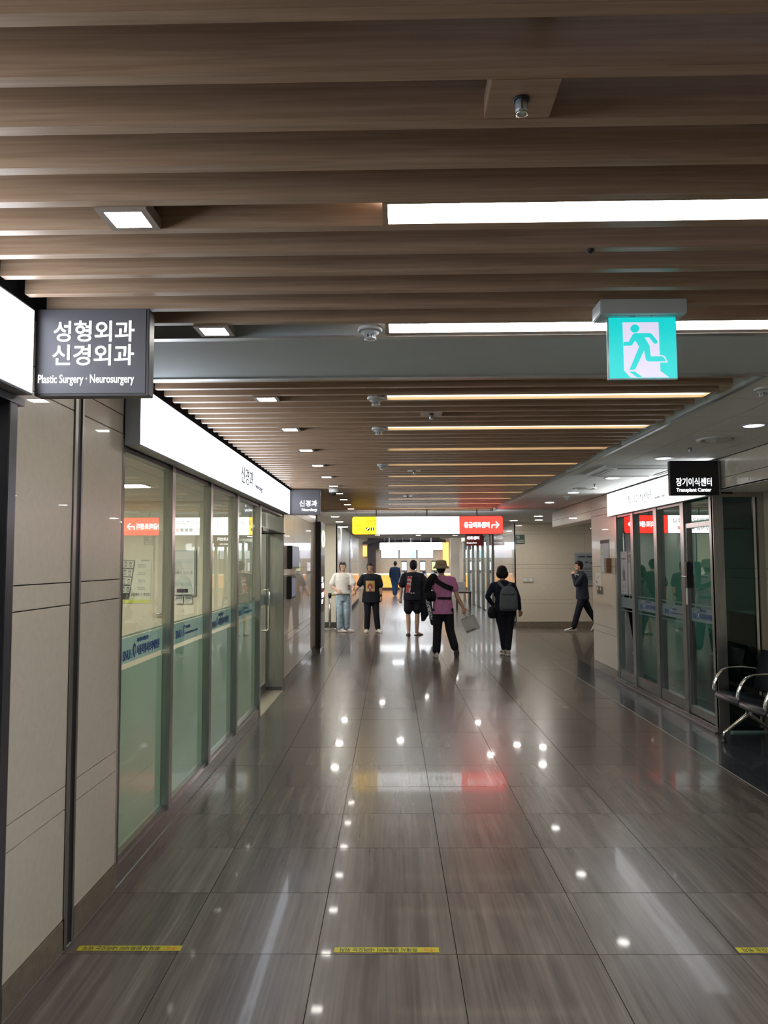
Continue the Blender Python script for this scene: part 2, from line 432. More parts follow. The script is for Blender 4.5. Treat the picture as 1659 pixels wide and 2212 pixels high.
box('base_stone', XR - 0.006, XR + 0.02, 10.74, 11.97, 0.001, 0.128, BASEB, br, bevel=0.002)
box('base_stone', 3.674, 3.70, 3.3, 7.5, 0.001, 0.128, BASEB, br, bevel=0.002)
# cross corridor back walls
wb = struct('wall_back', (5, 19.3, 0))
box('wall_core', XR, 8.9, 19.33, 19.5, 0, 2.95, TILEB, wb)
clad(wb, 'y', 19.31, 0, 0, [3.17, 4.93, 6.7, 8.5], -1, [0.14, 0.60, 0.70, 1.487, 1.587, 2.36, 2.46, 2.65])
box('base_stone', 3.17, 8.8, 19.295, 19.33, 0.001, 0.14, BASEB, wb)
wb2 = struct('wall_back_left', (-4, 19.5, 0))
box('wall_board', -7.9, -1.40, 19.5, 19.7, 0.0, 2.95, CREAM, wb2)
box('base_stone', -7.9, -1.40, 19.485, 19.5, 0.001, 0.13, mat('dark_base', (0.05, 0.045, 0.04), 0.5), wb2)
# side corridor ends, and the end behind the camera
we = struct('wall_ends', (0, 0, 0))
box('wall_board', -8.0, -7.9, -6, 52, 0, 3.5, CREAM, we)
box('wall_board', 8.8, 9.0, -6, 52, 0, 3.5, CREAM, we)
box('wall_board', -8, 9, -6.1, -5.9, 0, 3.06, CREAM, we)
box('wall_board', 3.3, 8.8, 11.97, 12.1, 0, 2.95, CREAM, we)
box('wall_board', -7.9, -1.62, 14.05, 14.2, 0, 2.95, CREAM, we)
box('wall_board', -1.62, -1.45, -5.9, 0.3, 0, 2.95, TILEW, we)
box('wall_board', 3.68, 3.9, -5.9, 3.3, 0, 2.95, TILEW, we)

# ================================================================== LEFT STOREFRONT
win = struct('window_1', (XL, 6, 0))
GX = -1.475
# stone plinth below the glazing
box('plinth_stone', -1.56, XL, 3.99, 8.30, 0.001, 0.105, PLINTH, win, bevel=0.002)
box('bottom_rail', GX - 0.025, GX + 0.03, 3.99, 8.24, 0.105, 0.135, STEEL, win)
box('top_rail', GX - 0.03, GX + 0.035, 3.99, 10.05, 2.275, 2.335, STEELD, win)
box('head_rail', -1.52, -1.435, 4.02, 10.06, 2.335, 2.36, BLACK, win)
box('head_wall', -1.60, -1.47, 3.992, 10.06, 2.36, 2.95, TILEB, win)
mull = [4.93, 5.98, 7.02, 8.24]
for i, y in enumerate(mull):
    MB().box(GX - 0.012, XL + 0.004, y - 0.036, y + 0.036, 0.105 if i < 3 else 0, 2.335).build('mullion', STEEL, win, bevel=0.003)
MB().box(GX - 0.04, XL, 3.992, 4.02, 0.105, 2.335).build('jamb', STEELD, win)
FILM = bpy.data.materials.new('frosted_film'); n_, l_ = nt(FILM)
bb = n_['Principled BSDF']; bb.inputs['Roughness'].default_value = 0.5; bb.inputs['Base Color'].default_value = (0.42, 0.55, 0.51, 1)
tl = n_.new('ShaderNodeBsdfTranslucent'); tl.inputs[0].default_value = (0.60, 0.72, 0.66, 1)
mxs = n_.new('ShaderNodeMixShader'); mxs.inputs[0].default_value = 0.45
l_.new(bb.outputs[0], mxs.inputs[1]); l_.new(tl.outputs[0], mxs.inputs[2]); l_.new(mxs.outputs[0], n_['Material Output'].inputs[0])
BAND = bpy.data.materials.new('frosted_band'); n_, l_ = nt(BAND)
bb = n_['Principled BSDF']; bb.inputs['Roughness'].default_value = 0.5; bb.inputs['Base Color'].default_value = (0.52, 0.68, 0.70, 1)
tl = n_.new('ShaderNodeBsdfTranslucent'); tl.inputs[0].default_value = (0.62, 0.78, 0.79, 1)
mxs = n_.new('ShaderNodeMixShader'); mxs.inputs[0].default_value = 0.45
l_.new(bb.outputs[0], mxs.inputs[1]); l_.new(tl.outputs[0], mxs.inputs[2]); l_.new(mxs.outputs[0], n_['Material Output'].inputs[0])
def logo(parent, x, y0, y1, z, full=True, face=1, ink=BLUEI):
    """hospital lettering on the frosted band; reads along +Y when face=1 (looking at a left wall)"""
    d = (0, face, 0); L = y1 - y0; o = y0 if face > 0 else y1
    w4 = L * (0.235 if full else 0.30)
    text('SNU', 0.075, ink, parent, (x, o, z - 0.03), d, (0, 0, 1), width=w4 * 0.74, bold=0.0012, depth=0.0008)
    text('H', 0.075, CYANI, parent, (x, o + face * w4 * 0.76, z - 0.03), d, (0, 0, 1), width=w4 * 0.2, depth=0.0008)
    # shield emblem with a pale figure
    ex = o + face * (w4 * 1.08); s_ = L * 0.05
    sh_ = [(0, -0.035), (0.8, -0.012), (1, 0.03), (0.6, 0.045), (0, 0.05), (-0.6, 0.045), (-1, 0.03), (-0.8, -0.012)]
    MB().prism([(x, ex + face * (s_ * 0.7 + a * s_ * 0.7), z + b) for a, b in sh_], (0.001 * face, 0, 0)).build('emblem', ink, parent)
    MB().prism([(x + 0.0012 * face, ex + face * (s_ * 0.7 + a * s_ * 0.4), z + b) for a, b in [(-0.2, -0.02), (0.9, 0.02), (0.3, 0.035), (-0.6, 0.02)]], (0.0008 * face, 0, 0)).build('emblem_figure', WHITE, parent)
    tx = ex + face * (s_ * 1.9)
    rest = L - abs(tx - o)
    if full:
        text('서울특별시보라매병원', 0.062, ink, parent, (x, tx, z - 0.02), d, (0, 0, 1), width=rest, bold=0.0016, depth=0.0008)
        text('서울대학교병원운영', 0.026, ink, parent, (x, tx, z + 0.052), d, (0, 0, 1), width=rest * 0.48, bold=0.0006, depth=0.0008)
    else:
        text('보라매 병원', 0.024, ink, parent, (x, tx, z + 0.02), d, (0, 0, 1), width=rest * 0.36, bold=0.0006, depth=0.0008)
        text('BORAMAE MEDICAL CENTER', 0.022, ink, parent, (x, tx, z - 0.022), d, (0, 0, 1), width=rest, bold=0.0004, depth=0.0008)
panes = [(4.02, 4.89), (4.97, 5.94), (6.02, 6.98), (7.06, 8.20)]
for i, (a, b) in enumerate(panes):
    gpn = box('glass_pane', GX - 0.004, GX + 0.004, a, b, 0.13, 2.28, GLASSL, win)
    box('frosted_film', GX - 0.0062, GX - 0.0042, a, b, 0.135, 1.085, FILM, win)
    box('frosted_band', GX - 0.0062, GX - 0.0042, a, b, 1.115, 1.255, BAND, win)
    box('frosted_stripe', GX - 0.0062, GX - 0.0042, a, b, 1.262, 1.272, FILM, win)
    L = b - a
    if i == 0: logo(win, GX + 0.0045, 4.15, 4.80, 1.165, True)
    elif i == 2: logo(win, GX + 0.0045, a + 0.2 * L, b - 0.16 * L, 1.165, True)
    else: logo(win, GX + 0.0045, a + 0.2 * L, b - 0.2 * L, 1.185, False)
# recessed entrance with glass door and steel return
dr = struct('door_1', (-1.65, 9, 0))
DX = -1.66
box('door_glass', DX - 0.005, DX + 0.005, 8.40, 9.88, 0.12, 2.12, GLASSL, dr)
box('door_bottom_rail', DX - 0.02, DX + 0.02, 8.36, 9.92, 0.01, 0.12, STEEL, dr, bevel=0.003)
box('door_top_rail', DX - 0.02, DX + 0.02, 8.36, 9.92, 2.05, 2.12, STEEL, dr, bevel=0.003)
box('door_stile', DX - 0.02, DX + 0.02, 8.36, 8.41, 0.12, 2.05, STEEL, dr)
box('door_stile', DX - 0.02, DX + 0.02, 9.87, 9.92, 0.12, 2.05, STEEL, dr)
box('transom_glass', DX - 0.005, DX + 0.005, 8.36, 9.92, 2.14, 2.30, GLASSL, dr)
box('frosted_band', DX - 0.008, DX - 0.006, 8.41, 9.87, 1.115, 1.255, BAND, dr)
logo(dr, DX + 0.0055, 8.8, 9.6, 1.17, True)
MB().tube([(DX + 0.005, 9.72, 1.32), (DX + 0.07, 9.72, 1.32), (DX + 0.085, 9.72, 1.29), (DX + 0.085, 9.72, 0.83), (DX + 0.07, 9.72, 0.80), (DX + 0.005, 9.72, 0.80)], 0.014, 12).build('door_handle', CHROME, dr, smooth=True)
box('door_closer', DX + 0.02, DX + 0.09, 9.2, 9.75, 2.06, 2.10, BLACK, dr, bevel=0.004)
MB().box(DX + 0.0, DX + 0.3, 9.6, 9.64, 2.03, 2.045).build('closer_arm', BLACK, dr)
sr = struct('trim_2', (-1.5, 10, 0))
box('steel_return', -1.72, XL, 10.0, 10.05, 0.0, 2.335, STEEL, sr, bevel=0.003)
box('steel_jamb', XL, XL + 0.004, 9.99, 10.06, 0.0, 2.335, STEELD, sr)
box('steel_reveal', -1.70, -1.53, 8.28, 8.32, 0.0, 2.335, STEEL, sr)
box('recess_soffit', -1.70, XL, 8.28, 10.0, 2.335, 2.345, STEELD, sr)
box('threshold_stone', -1.70, XL, 8.28, 10.0, 0.0, 0.003, mat('threshold_beige', (0.36, 0.31, 0.23), 0.3, coat=0.4, vary=0.1, scale=20), sr)
box('steel_kick', -1.69, XL - 0.02, 9.96, 10.0, 0.003, 0.05, STEELD, sr)
# clinic room behind the glass
rm = struct('wall_inner_left', (-3, 7, 0))
box('wall_board', -5.5, -1.48, 10.08, 10.2, 0, 2.95, CREAM, rm)
box('wall_board', -5.6, -5.5, 0.3, 10.2, 0, 2.95, CREAM, rm)
box('wall_board', -5.5, -1.60, 3.86, 3.98, 0, 2.95, CREAM, rm)
box('door_leaf', -3.9, -2.95, 10.05, 10.08, 0.01, 2.1, mat('door_beige', (0.50, 0.45, 0.37), 0.5, vary=0.03), rm)
box('skirting', -5.5, -1.48, 10.06, 10.08, 0, 0.1, BASEB, rm)
MB().tube([(-3.02, 10.05, 1.0), (-3.02, 9.99, 1.0), (-3.14, 9.985, 1.0)], 0.012, 8).build('door_lever', CHROME, rm, smooth=True)
rc = struct('ceiling_inner_left', (-3, 7, 2.5))
for i in range(6):
    for j in range(10):
        box('ceiling_panel', -5.5 + 0.65 * i + 0.004, -5.5 + 0.65 * (i + 1) - 0.004, 3.98 + 0.61 * j + 0.004, 3.98 + 0.61 * (j + 1) - 0.004, 2.50, 2.51, CEILP, rc)
box('panel_backing', -5.5, -1.60, 3.98, 10.08, 2.51, 2.53, TILEB, rc)
box('room_ceiling', -5.5, -1.60, 0.3, 3.86, 2.50, 2.53, CEILP, rc)
ILAMP = emit('clinic_lamp', (1.0, 0.97, 0.88), 80)
for i, (x, y) in enumerate(((-4.3, 5.2), (-2.9, 5.2), (-4.3, 8.0), (-2.9, 8.0))):
    t = thing('ceiling_light', 'flat white panel light in the left clinic ceiling, %s and %s the glazing' % ('nearer' if y < 6 else 'farther', 'beside' if x > -3.5 else 'away from'), 'ceiling light', (x, y, 2.5), 'panel lights inside the left clinic')
    box('light_frame', x - 0.31, x + 0.31, y - 0.16, y + 0.16, 2.49, 2.50, WHITE, t); box('diffuser', x - 0.28, x + 0.28, y - 0.13, y + 0.13, 2.486, 2.49, ILAMP, t)
# nearest storefront at the left picture edge
w0 = struct('window_2', (XL, 2, 0))
MB().box(-1.50, -1.405, 2.74, 2.80, 0, 2.3).build('jamb', STEELD, w0, bevel=0.003)
box('jamb_cover', -1.50, -1.425, 2.80, 2.84, 0, 2.3, STEEL, w0)
box('glass_pane', GX - 0.004, GX + 0.004, 0.35, 2.74, 0.1, 2.3, GLASSL, w0)
box('bottom_rail', GX - 0.02, GX + 0.02, 0.3, 2.74, 0, 0.1, STEEL, w0)
box('head_rail', -1.55, -1.40, 0.3, 2.84, 2.27, 2.30, STEELD, w0)
box('frosted_film', GX - 0.006, GX - 0.004, 0.35, 2.74, 0.1, 1.085, FILM, w0)
box('head_wall', -1.60, -1.47, 0.3, 2.84, 2.31, 2.95, TILEB, w0)

# ================================================================== RIGHT STOREFRONT
w3 = struct('window_3', (XR, 9, 0))
GR = XR + 0.05
rm_ = [(10.70, 0.04), (9.98, 0.055), (9.10, 0.055), (8.26, 0.05), (7.50, 0.05)]
for y, h_ in rm_: MB().box(XR, XR + 0.10, y - h_, y + h_, 0.0, 2.33).build('mullion', STEEL, w3, bevel=0.003)
for i in range(3):
    a, b = rm_[i + 1][0] + rm_[i + 1][1], rm_[i][0] - rm_[i][1]
    box('glass_pane', GR - 0.004, GR + 0.004, a, b, 0.17, 2.28, GLASSR, w3)
    box('bottom_rail', XR + 0.01, XR + 0.09, a, b, 0.03, 0.17, STEEL, w3, bevel=0.003)
    box('top_rail', XR + 0.01, XR + 0.09, a, b, 2.28, 2.33, STEEL, w3)
BANDR = mat('band_grey', (0.13, 0.18, 0.19), 0.5, vary=0.02)
FILMR = mat('film_dark_green', (0.022, 0.045, 0.04), 0.35, coat=1.0, coat_r=0.01, vary=0.1)
for i in range(3):
    a, b = rm_[i + 1][0] + rm_[i + 1][1], rm_[i][0] - rm_[i][1]
    box('band_film', GR - 0.0056, GR - 0.0046, a, b, 1.03, 1.17, BANDR, w3)
    box('stripe_film', GR - 0.0056, GR - 0.0046, a, b, 1.20, 1.212, BANDR, w3)
    box('stripe_film', GR - 0.0056, GR - 0.0046, a, b, 0.985, 0.997, BANDR, w3)
    if i: logo(w3, GR - 0.006, a + 0.08, b - 0.08, 1.09, i == 1, -1, mat('blue_ink_pale', (0.02, 0.055, 0.17), 0.5))
box('sill_stone', XR - 0.02, XR, 7.45, 10.74, 0.001, 0.05, PLINTH, w3, bevel=0.002)
box('sill_stone', XR - 0.05, XR - 0.02, 7.45, 10.74, 0.001, 0.02, mat('sill_mauve', (0.16, 0.14, 0.145), 0.3, coat=0.4), w3, bevel=0.002)
d2 = struct('door_2', (XR, 7.9, 0))
box('door_glass', GR - 0.005, GR + 0.005, 7.58, 8.18, 0.14, 2.02, GLASSR, d2)
box('door_bottom_rail', XR + 0.015, XR + 0.075, 7.55, 8.21, 0.02, 0.14, STEEL, d2, bevel=0.003)
box('door_top_rail', XR + 0.015, XR + 0.075, 7.55, 8.21, 2.02, 2.07, STEEL, d2, bevel=0.003)
box('transom_glass', GR - 0.004, GR + 0.004, 7.55, 8.21, 2.09, 2.33, GLASSR, d2)
box('door_stile', XR + 0.015, XR + 0.075, 8.17, 8.21, 0.14, 2.02, STEEL, d2)
box('door_stile', XR + 0.015, XR + 0.075, 7.55, 7.585, 0.14, 2.02, STEEL, d2)
box('band_film', GR - 0.0066, GR - 0.0054, 7.585, 8.17, 1.03, 1.17, BANDR, d2)
logo(d2, GR - 0.007, 7.62, 8.13, 1.09, True, -1, MATS['blue_ink_pale'])
box('stripe_film', GR - 0.0066, GR - 0.0054, 7.585, 8.17, 1.20, 1.212, BANDR, d2)
box('door_lock', XR - 0.03, XR + 0.015, 8.07, 8.14, 1.38, 1.66, BLACK, d2, bevel=0.006)
box('lock_label', XR + 0.005, XR + 0.015, 8.17, 8.205, 1.2, 1.42, PAPER, d2)
MB().tube([(XR - 0.02, 8.1, 1.50), (XR - 0.07, 8.1, 1.50), (XR - 0.07, 8.0, 1.50)], 0.011, 8).build('door_handle', CHROME, d2, smooth=True)
MB().lathe((XR + 0.03, 8.2, 0.0), [(0.018, 0.0), (0.018, 0.03), (0.012, 0.045)], 12).build('floor_pivot', CHROME, d2, smooth=True)
# return wall of the alcove with glazing
w4 = struct('window_4', (3.4, 7.5, 0))
SWARM = mat('steel_reflecting_beige', (0.42, 0.38, 0.31), 0.35, 0.5, vary=0.08, scale=5, stretch=(6, 6, 1))  # reflection of beige surroundings put into the steel's base colour
MB().box(XR, XR + 0.10, 7.46, 7.50, 0, 2.345).build('jamb', SWARM, w4, bevel=0.002)
box('jamb', 3.62, 3.68, 7.47, 7.52, 0, 2.345, SWARM, w4)
box('top_rail', XR + 0.10, 3.62, 7.47, 7.52, 2.30, 2.345, SWARM, w4)
box('mid_rail', XR + 0.10, 3.60, 7.48, 7.50, 1.975, 1.99, BLACK, w4)
box('glass_pane', XR + 0.10, 3.62, 7.492, 7.50, 0.02, 2.30, glass('dark_glass', (0.10, 0.16, 0.16), 1.3), w4)
MB().box(3.575, 3.60, 7.478, 7.49, 0.05, 2.3).build('glass_edge_post', CHROME, w4)
# room behind right glazing
rr = struct('wall_inner_right', (5, 9, 0))
TEALW = mat('inner_wall_green', (0.22, 0.31, 0.28), 0.7, vary=0.03)
box('wall_board', 5.9, 6.0, 7.0, 11.97, 0, 2.95, TEALW, rr)
box('wall_board', 3.3, 6.0, 10.74, 10.85, 0, 2.95, TEALW, rr)
box('wall_board', 3.9, 6.0, 6.9, 7.0, 0, 2.95, TEALW, rr)
box('wall_board', 3.49, 6.0, 2.0, 2.1, 0, 2.95, TEALW, rr)
box('room_ceiling', 3.20, 6.0, 7.5, 10.8, 2.5, 2.53, CEILP, rr)
desk = thing('reception_desk', 'pale reception desk behind the dark right glazing', 'desk', (5, 9.2, 0))
box('desk_body', 4.6, 5.2, 8.3, 10.4, 0, 0.95, mat('desk_pale', (0.38, 0.42, 0.36), 0.5), desk, bevel=0.01)
box('desk_top', 4.55, 5.25, 8.25, 10.45, 0.95, 0.99, mat('desk_top_green', (0.3, 0.34, 0.28), 0.35), desk, bevel=0.005)
ILAMP2 = emit('dim_lamp', (0.9, 1.0, 0.93), 55)
t = thing('ceiling_light', 'flat panel light in ceiling of the room behind the right glazing', 'ceiling light', (4.9, 9, 2.5))
box('light_frame', 4.6, 5.2, 8.7, 9.3, 2.49, 2.50, WHITE, t); box('diffuser', 4.63, 5.17, 8.73, 9.27, 2.486, 2.49, ILAMP2, t)

# ================================================================== LAMPS
LED = emit('led_cool', (0.86, 0.93, 1.0), E_LINEAR, (0.7, 0.7, 0.7))
LEDW = emit('led_warm', (1.0, 0.91, 0.62), E_WARM, (0.7, 0.7, 0.6))
LEDP = emit('led_pale', (1.0, 0.94, 0.66), E_WARM * 1.6, (0.7, 0.7, 0.6))
LDN = emit('led_down', (1.0, 0.97, 0.90), E_DOWN)
LRD = emit('led_round', (1.0, 0.97, 0.90), E_ROUND)
LRF = emit('led_round_far', (1.0, 0.96, 0.88), 120.0)
LRB = emit('led_round_cool', (0.72, 0.76, 1.0), 1.6)
rows_near = [2.0 + 0.069 + 6 * S * k for k in range(-4, 2)]
rows_far = [G2 + 6 * S * k for k in range(10)]
def downlight(y, lab, m=LDN, x=-0.742):
    t = thing('downlight', lab, 'ceiling light', (x, y, ZC), 'square downlights between the ceiling slats')
    mb = MB(); a, b, h, d = 0.072, 0.068, 0.052, 0.048
    for q in ((-a, -h, -b, b), (h, a, -b, b), (-h, h, -b, -d), (-h, h, d, b)):
        mb.box(x + q[0], x + q[1], y + q[2], y + q[3], ZC - 0.006, ZC + 0.03)
    mb.build('trim_frame', TRIMW, t)
    MB().box(x - h, x + h, y - d, y + d, ZC - 0.003, ZC + 0.0).build('diffuser', m, t, bevel=0.0)
    box('lamp_can', x - 0.06, x + 0.06, y - 0.06, y + 0.06, ZC + 0.03, ZC + 0.12, BLACK, t)
    return t
ordn = ['nearest', 'second', 'third', 'fourth', 'fifth', 'sixth', 'seventh', 'eighth', 'ninth', 'tenth']
for i, y in enumerate(rows_near):
    if i < 4: downlight(y, 'square recessed downlight in the slats, %s row behind the viewer' % ('fourth', 'third', 'second', 'first')[i])
    elif i == 4: downlight(y, 'largest square downlight, left of the long white light panel nearest the viewer')
    else: downlight(y, 'square downlight beside the grey shutter box, above the plastic surgery sign side')
for i, y in enumerate(rows_far): downlight(y, 'small square downlight in the far slats, %s one beyond the grey shutter box' % ordn[i])
def linear(y, x0, x1, m, lab, rec):
    t = thing('linear_light', lab, 'ceiling light', ((x0 + x1) / 2, y, ZC), 'long light panels between the ceiling slats')
    b = 0.0685
    mb = MB()
    mb.box(x0 - 0.015, x0, y - b, y + b, ZC - 0.001, ZC + 0.05).box(x1, x1 + 0.015, y - b, y + b, ZC - 0.001, ZC + 0.05)
    mb.box(x0, x1, y + b - 0.010, y + b, ZC - 0.001, ZC + 0.05).box(x0, x1, y - b, y - b + 0.006, ZC - 0.001, ZC + 0.05)
    mb.build('wood_frame', WOOD, t)
    box('diffuser', x0, x1, y - b + 0.006, y + b - 0.010, ZC + rec, ZC + rec + 0.01, m, t)
for i, y in enumerate(rows_near):
    linear(y, -0.005, 1.87, LED, 'long white light panel in the slats, %s row behind the viewer' % ('fourth', 'third', 'second', 'first')[i] if i < 4 else ('long bright white light panel nearest the viewer' if i == 4 else 'long white light panel just before the grey shutter box, behind the exit sign'), 0.012)
for i, y in enumerate(rows_far): linear(y, -0.02, 1.87, LEDP if i < 2 else LEDW, 'long warm light strip in the far slats, %s one beyond the shutter' % ordn[i], 0.016 if i < 2 else 0.028)

def round_light(x, y, lab, m=LRD, z=ZC, r=0.075):
    t = thing('round_light', lab, 'ceiling light', (x, y, z), 'round downlights in the flat ceiling')
    MB().lathe((x, y, z), [(r + 0.018, 0), (r + 0.018, -0.004), (r, -0.006), (r - 0.004, 0.0), (r - 0.004, 0.01)], 28).build('trim_ring', WHITE, t, smooth=True)
    MB().lathe((x, y, z), [(r - 0.006, -0.0072), (r - 0.006, -0.0065)], 28).build('diffuser', m, t)
round_light(2.63, 5.44, 'round recessed light with bluish lens near the right picture edge', LRB)
round_light(2.60, 7.17, 'round recessed light just above the black transplant sign', LRB)
round_light(2.61, 8.88, 'round recessed light beyond the ceiling air conditioner')
round_light(2.60, 10.75, 'round recessed light above the stone pillar side, between air vents')
round_light(2.64, 12.56, 'bright round light in right flat ceiling near the wooden slat corner')
pts = [(3.2, 16.4), (3.5, 17.9), (2.94, 18.1), (2.2, 17.2), (-1.21, 16.2), (-1.26, 18.3), (-1.3, 21), (0.2, 18.6), (1.5, 21), (2.3, 20.6), (-0.3, 23.5), (1.1, 24.5), (2.5, 24.5), (-0.5, 27.5), (1.0, 28), (2.4, 28.4)]
cnt_ = {}
for x, y in sorted(pts, key=lambda p: p[1]):
    sd_ = 'left' if x < 0 else ('middle' if x < 2 else 'right'); cnt_[sd_] = cnt_.get(sd_, -1) + 1
    round_light(x, y, 'small round light in the white ceiling beyond the slats, %s one in the %s row' % (ordn[cnt_[sd_]], sd_), LRF, r=0.09)
for x, y in ((6, 16), (7.2, 18), (-4.1, 15.6), (-5.5, 18)):
    round_light(x, y, 'round light in the %s side corridor ceiling, the %s one' % ('right' if x > 0 else 'left', 'nearer' if y < 17 else 'farther'), LRF, r=0.09)

for k_, (x, y) in enumerate(((-3.0, 16.6), (-5.2, 16.6))):  # added lamps out of view, brighten the ceiling and walls beyond the slats
    t = thing('added_panel_light', 'added out of view fill light in the left side corridor ceiling, %s the main corridor' % ('beside' if k_ == 0 else 'away from'), 'ceiling light', (x, y, ZC), 'added fill lights in the left side corridor')
    box('light_frame', x - 0.63, x + 0.63, y - 0.33, y + 0.33, ZC - 0.008, ZC, WHITE, t); box('diffuser', x - 0.6, x + 0.6, y - 0.3, y + 0.3, ZC - 0.011, ZC - 0.008, emit('added_fill_lamp', (1.0, 0.97, 0.90), 22.0), t)
# ================================================================== CEILING FITTINGS
def smoke(x, y, lab, r=0.052, z=ZC):
    t = thing('smoke_detector', lab, 'smoke detector', (x, y, z), 'white smoke detectors')
    MB().lathe((x, y, z), [(r * 0.9, 0.01), (r, 0.0), (r, -0.007), (r * 0.86, -0.014), (r * 0.84, -0.012), (r * 0.7, -0.020), (r * 0.5, -0.026)], 28).build('base_disc', WHITE, t, smooth=True)
    mb = MB()
    for k in range(8):
        a = 2 * PI * k / 8; c, s_ = math.cos(a), math.sin(a); p = Vector((x + c * r * 0.42, y + s_ * r * 0.42, z - 0.028))
        mb.box(p.x - 0.003, p.x + 0.003, p.y - 0.003, p.y + 0.003, z - 0.042, z - 0.026)
    mb.build('vent_cage', WHITE, t)
    MB().lathe((x, y, z), [(r * 0.3, -0.026), (r * 0.3, -0.041)], 20).build('sensor_core', GREYINK, t)
    MB().lathe((x, y, z), [(r * 0.5, -0.041), (r * 0.5, -0.045), (r * 0.2, -0.048)], 24).build('cap', WHITE, t, smooth=True)
smoke(-0.085, rows_near[-1] - 0.0, 'white smoke detector hanging just before the grey shutter box')
for i, (k, lb) in enumerate(((0, 'white smoke detector at the end of the first warm light strip'), (1, 'white smoke detector at the end of the second warm light strip'), (3, 'small white smoke detector far down the slatted ceiling'))): smoke(-0.088, rows_far[k], lb)
smoke(2.13, 4.27, 'white smoke detector cut by the right picture edge')
smoke(2.68, 11.5, 'white smoke detector in flat ceiling before the stone pillar')
def sprinkler(x, y, lab, plate=True, z=ZC):
    t = thing('sprinkler', lab, 'sprinkler', (x, y, z), 'fire sprinklers in the ceiling')
    if plate: MB().box(x - 0.072, x + 0.072, y - 0.0685, y + 0.0685, z + 0.001, z + 0.05).build('wood_plate', WOOD, t, bevel=0.0015)
    MB().lathe((x, y, z), [(0.018, 0.001), (0.018, -0.003), (0.014, -0.004)], 20).build('black_ring', BLACK, t, smooth=True)
    MB().lathe((x, y, z), [(0.0135, -0.004), (0.0135, -0.026), (0.012, -0.028)], 20).build('guard_cup', mat('clear_guard', (0.5, 0.56, 0.6), 0.15, 0.4), t, smooth=True)
    mb = MB()
    for a in (0.4, 2.5, 4.6): mb.tube([(x + 0.0142 * math.cos(a), y + 0.0142 * math.sin(a), z - 0.004), (x + 0.0142 * math.cos(a), y + 0.0142 * math.sin(a), z - 0.027)], 0.0017, 6)
    mb.build('guard_rib', STEELD, t)
    MB().lathe((x, y, z), [(0.0125, -0.028), (0.0125, -0.034), (0.006, -0.035)], 20).build('deflector', CHROME, t, smooth=True)
sprinkler(0.281, 1.478 + 0.069 - 0.0, 'clear capped sprinkler on a square wooden plate nearest the viewer')
sprinkler(0.27, rows_far[0] + 3 * S, 'sprinkler on a wooden plate in the slats beyond the shutter box')
sprinkler(0.25, rows_far[3] + 3 * S, 'sprinkler in the far slats right of the corridor middle')
sprinkler(0.25, rows_far[6] + 3 * S, 'farthest sprinkler in the wooden slats above the hanging sign')
sprinkler(2.607, 6.55, 'bare sprinkler head in flat ceiling beside the round air vent', False)
sprinkler(2.60, 9.6, 'bare sprinkler head in flat ceiling beyond the air conditioner', False)
t = thing('sensor', 'tiny black sensor under a slat near the long white light panel', 'sensor', (0.632, 2.33, ZC))
MB().lathe((0.632, 2.33, ZC), [(0.012, 0.001), (0.012, -0.006), (0.004, -0.011)], 16).build('sensor_body', BLACK, t, smooth=True)
MB().lathe((0.632, 2.33, ZC), [(0.0045, -0.0105), (0.003, -0.0135)], 12).build('sensor_lens', STEELD, t, smooth=True)
t = thing('dome_camera', 'white dome security camera under the slats beside the neurology sign', 'camera', (-0.763, 9.95, ZC))
MB().lathe((-0.763, 9.95, ZC), [(0.062, 0.001), (0.062, -0.03), (0.058, -0.055), (0.048, -0.06)], 28).build('camera_base', WHITE, t, smooth=True)
MB().ell((-0.763, 9.95, ZC - 0.060), (0.044, 0.044, 0.040)).build('dome', BLACK, t, smooth=True)
def vent(x, y, r, lab):
    t = thing('air_diffuser', lab, 'air vent', (x, y, ZC), 'round air vents in the right ceiling')
    MB().lathe((x, y, ZC), [(r, 0), (r, -0.004), (r * 0.86, -0.014), (r * 0.78, -0.010), (r * 0.76, 0.0)], 36).build('outer_ring', WHITE, t, smooth=True)
    MB().lathe((x, y, ZC), [(r * 0.72, -0.0005), (r * 0.72, 0.001)], 36).build('dark_throat', BLACK, t)
    MB().lathe((x, y, ZC), [(r * 0.62, -0.003), (r * 0.62, -0.006), (r * 0.45, -0.016), (r * 0.1, -0.018)], 36).build('center_disc', WHITE, t, smooth=True)
vent(2.64, 6.06, 0.165, 'round white air vent in ceiling above the right wall header')
vent(2.61, 10.15, 0.16, 'round white air vent beyond the ceiling air conditioner')
t = thing('air_conditioner', 'square white cassette air conditioner in the ceiling beside the lit white sign', 'air conditioner', (2.62, 8.1, ZC))
mb = MB(); X_, Y_, hw = 2.62, 8.12, 0.42
for q in ((-hw, hw, -hw, -hw + 0.11), (-hw, hw, hw - 0.11, hw), (-hw, -hw + 0.11, -hw + 0.11, hw - 0.11), (hw - 0.11, hw, -hw + 0.11, hw - 0.11)):
    mb.box(X_ + q[0], X_ + q[1], Y_ + q[2], Y_ + q[3], ZC - 0.03, ZC)
mb.build('cover_frame', WHITE, t, bevel=0.008)
for a, b, c, d in ((-0.28, 0.28, -0.375, -0.335), (-0.28, 0.28, 0.335, 0.375), (-0.375, -0.335, -0.28, 0.28), (0.335, 0.375, -0.28, 0.28)):
    box('air_slot', X_ + a, X_ + b, Y_ + c, Y_ + d, ZC - 0.0315, ZC - 0.0295, BLACK, t)
    if a == -0.28: box('louvre', X_ + a, X_ + b, Y_ + c + 0.012, Y_ + c + 0.028, ZC - 0.036, ZC - 0.032, WHITE, t)
    else: box('louvre', X_ + a + 0.012, X_ + a + 0.028, Y_ + c, Y_ + d, ZC - 0.036, ZC - 0.032, WHITE, t)
mb = MB()
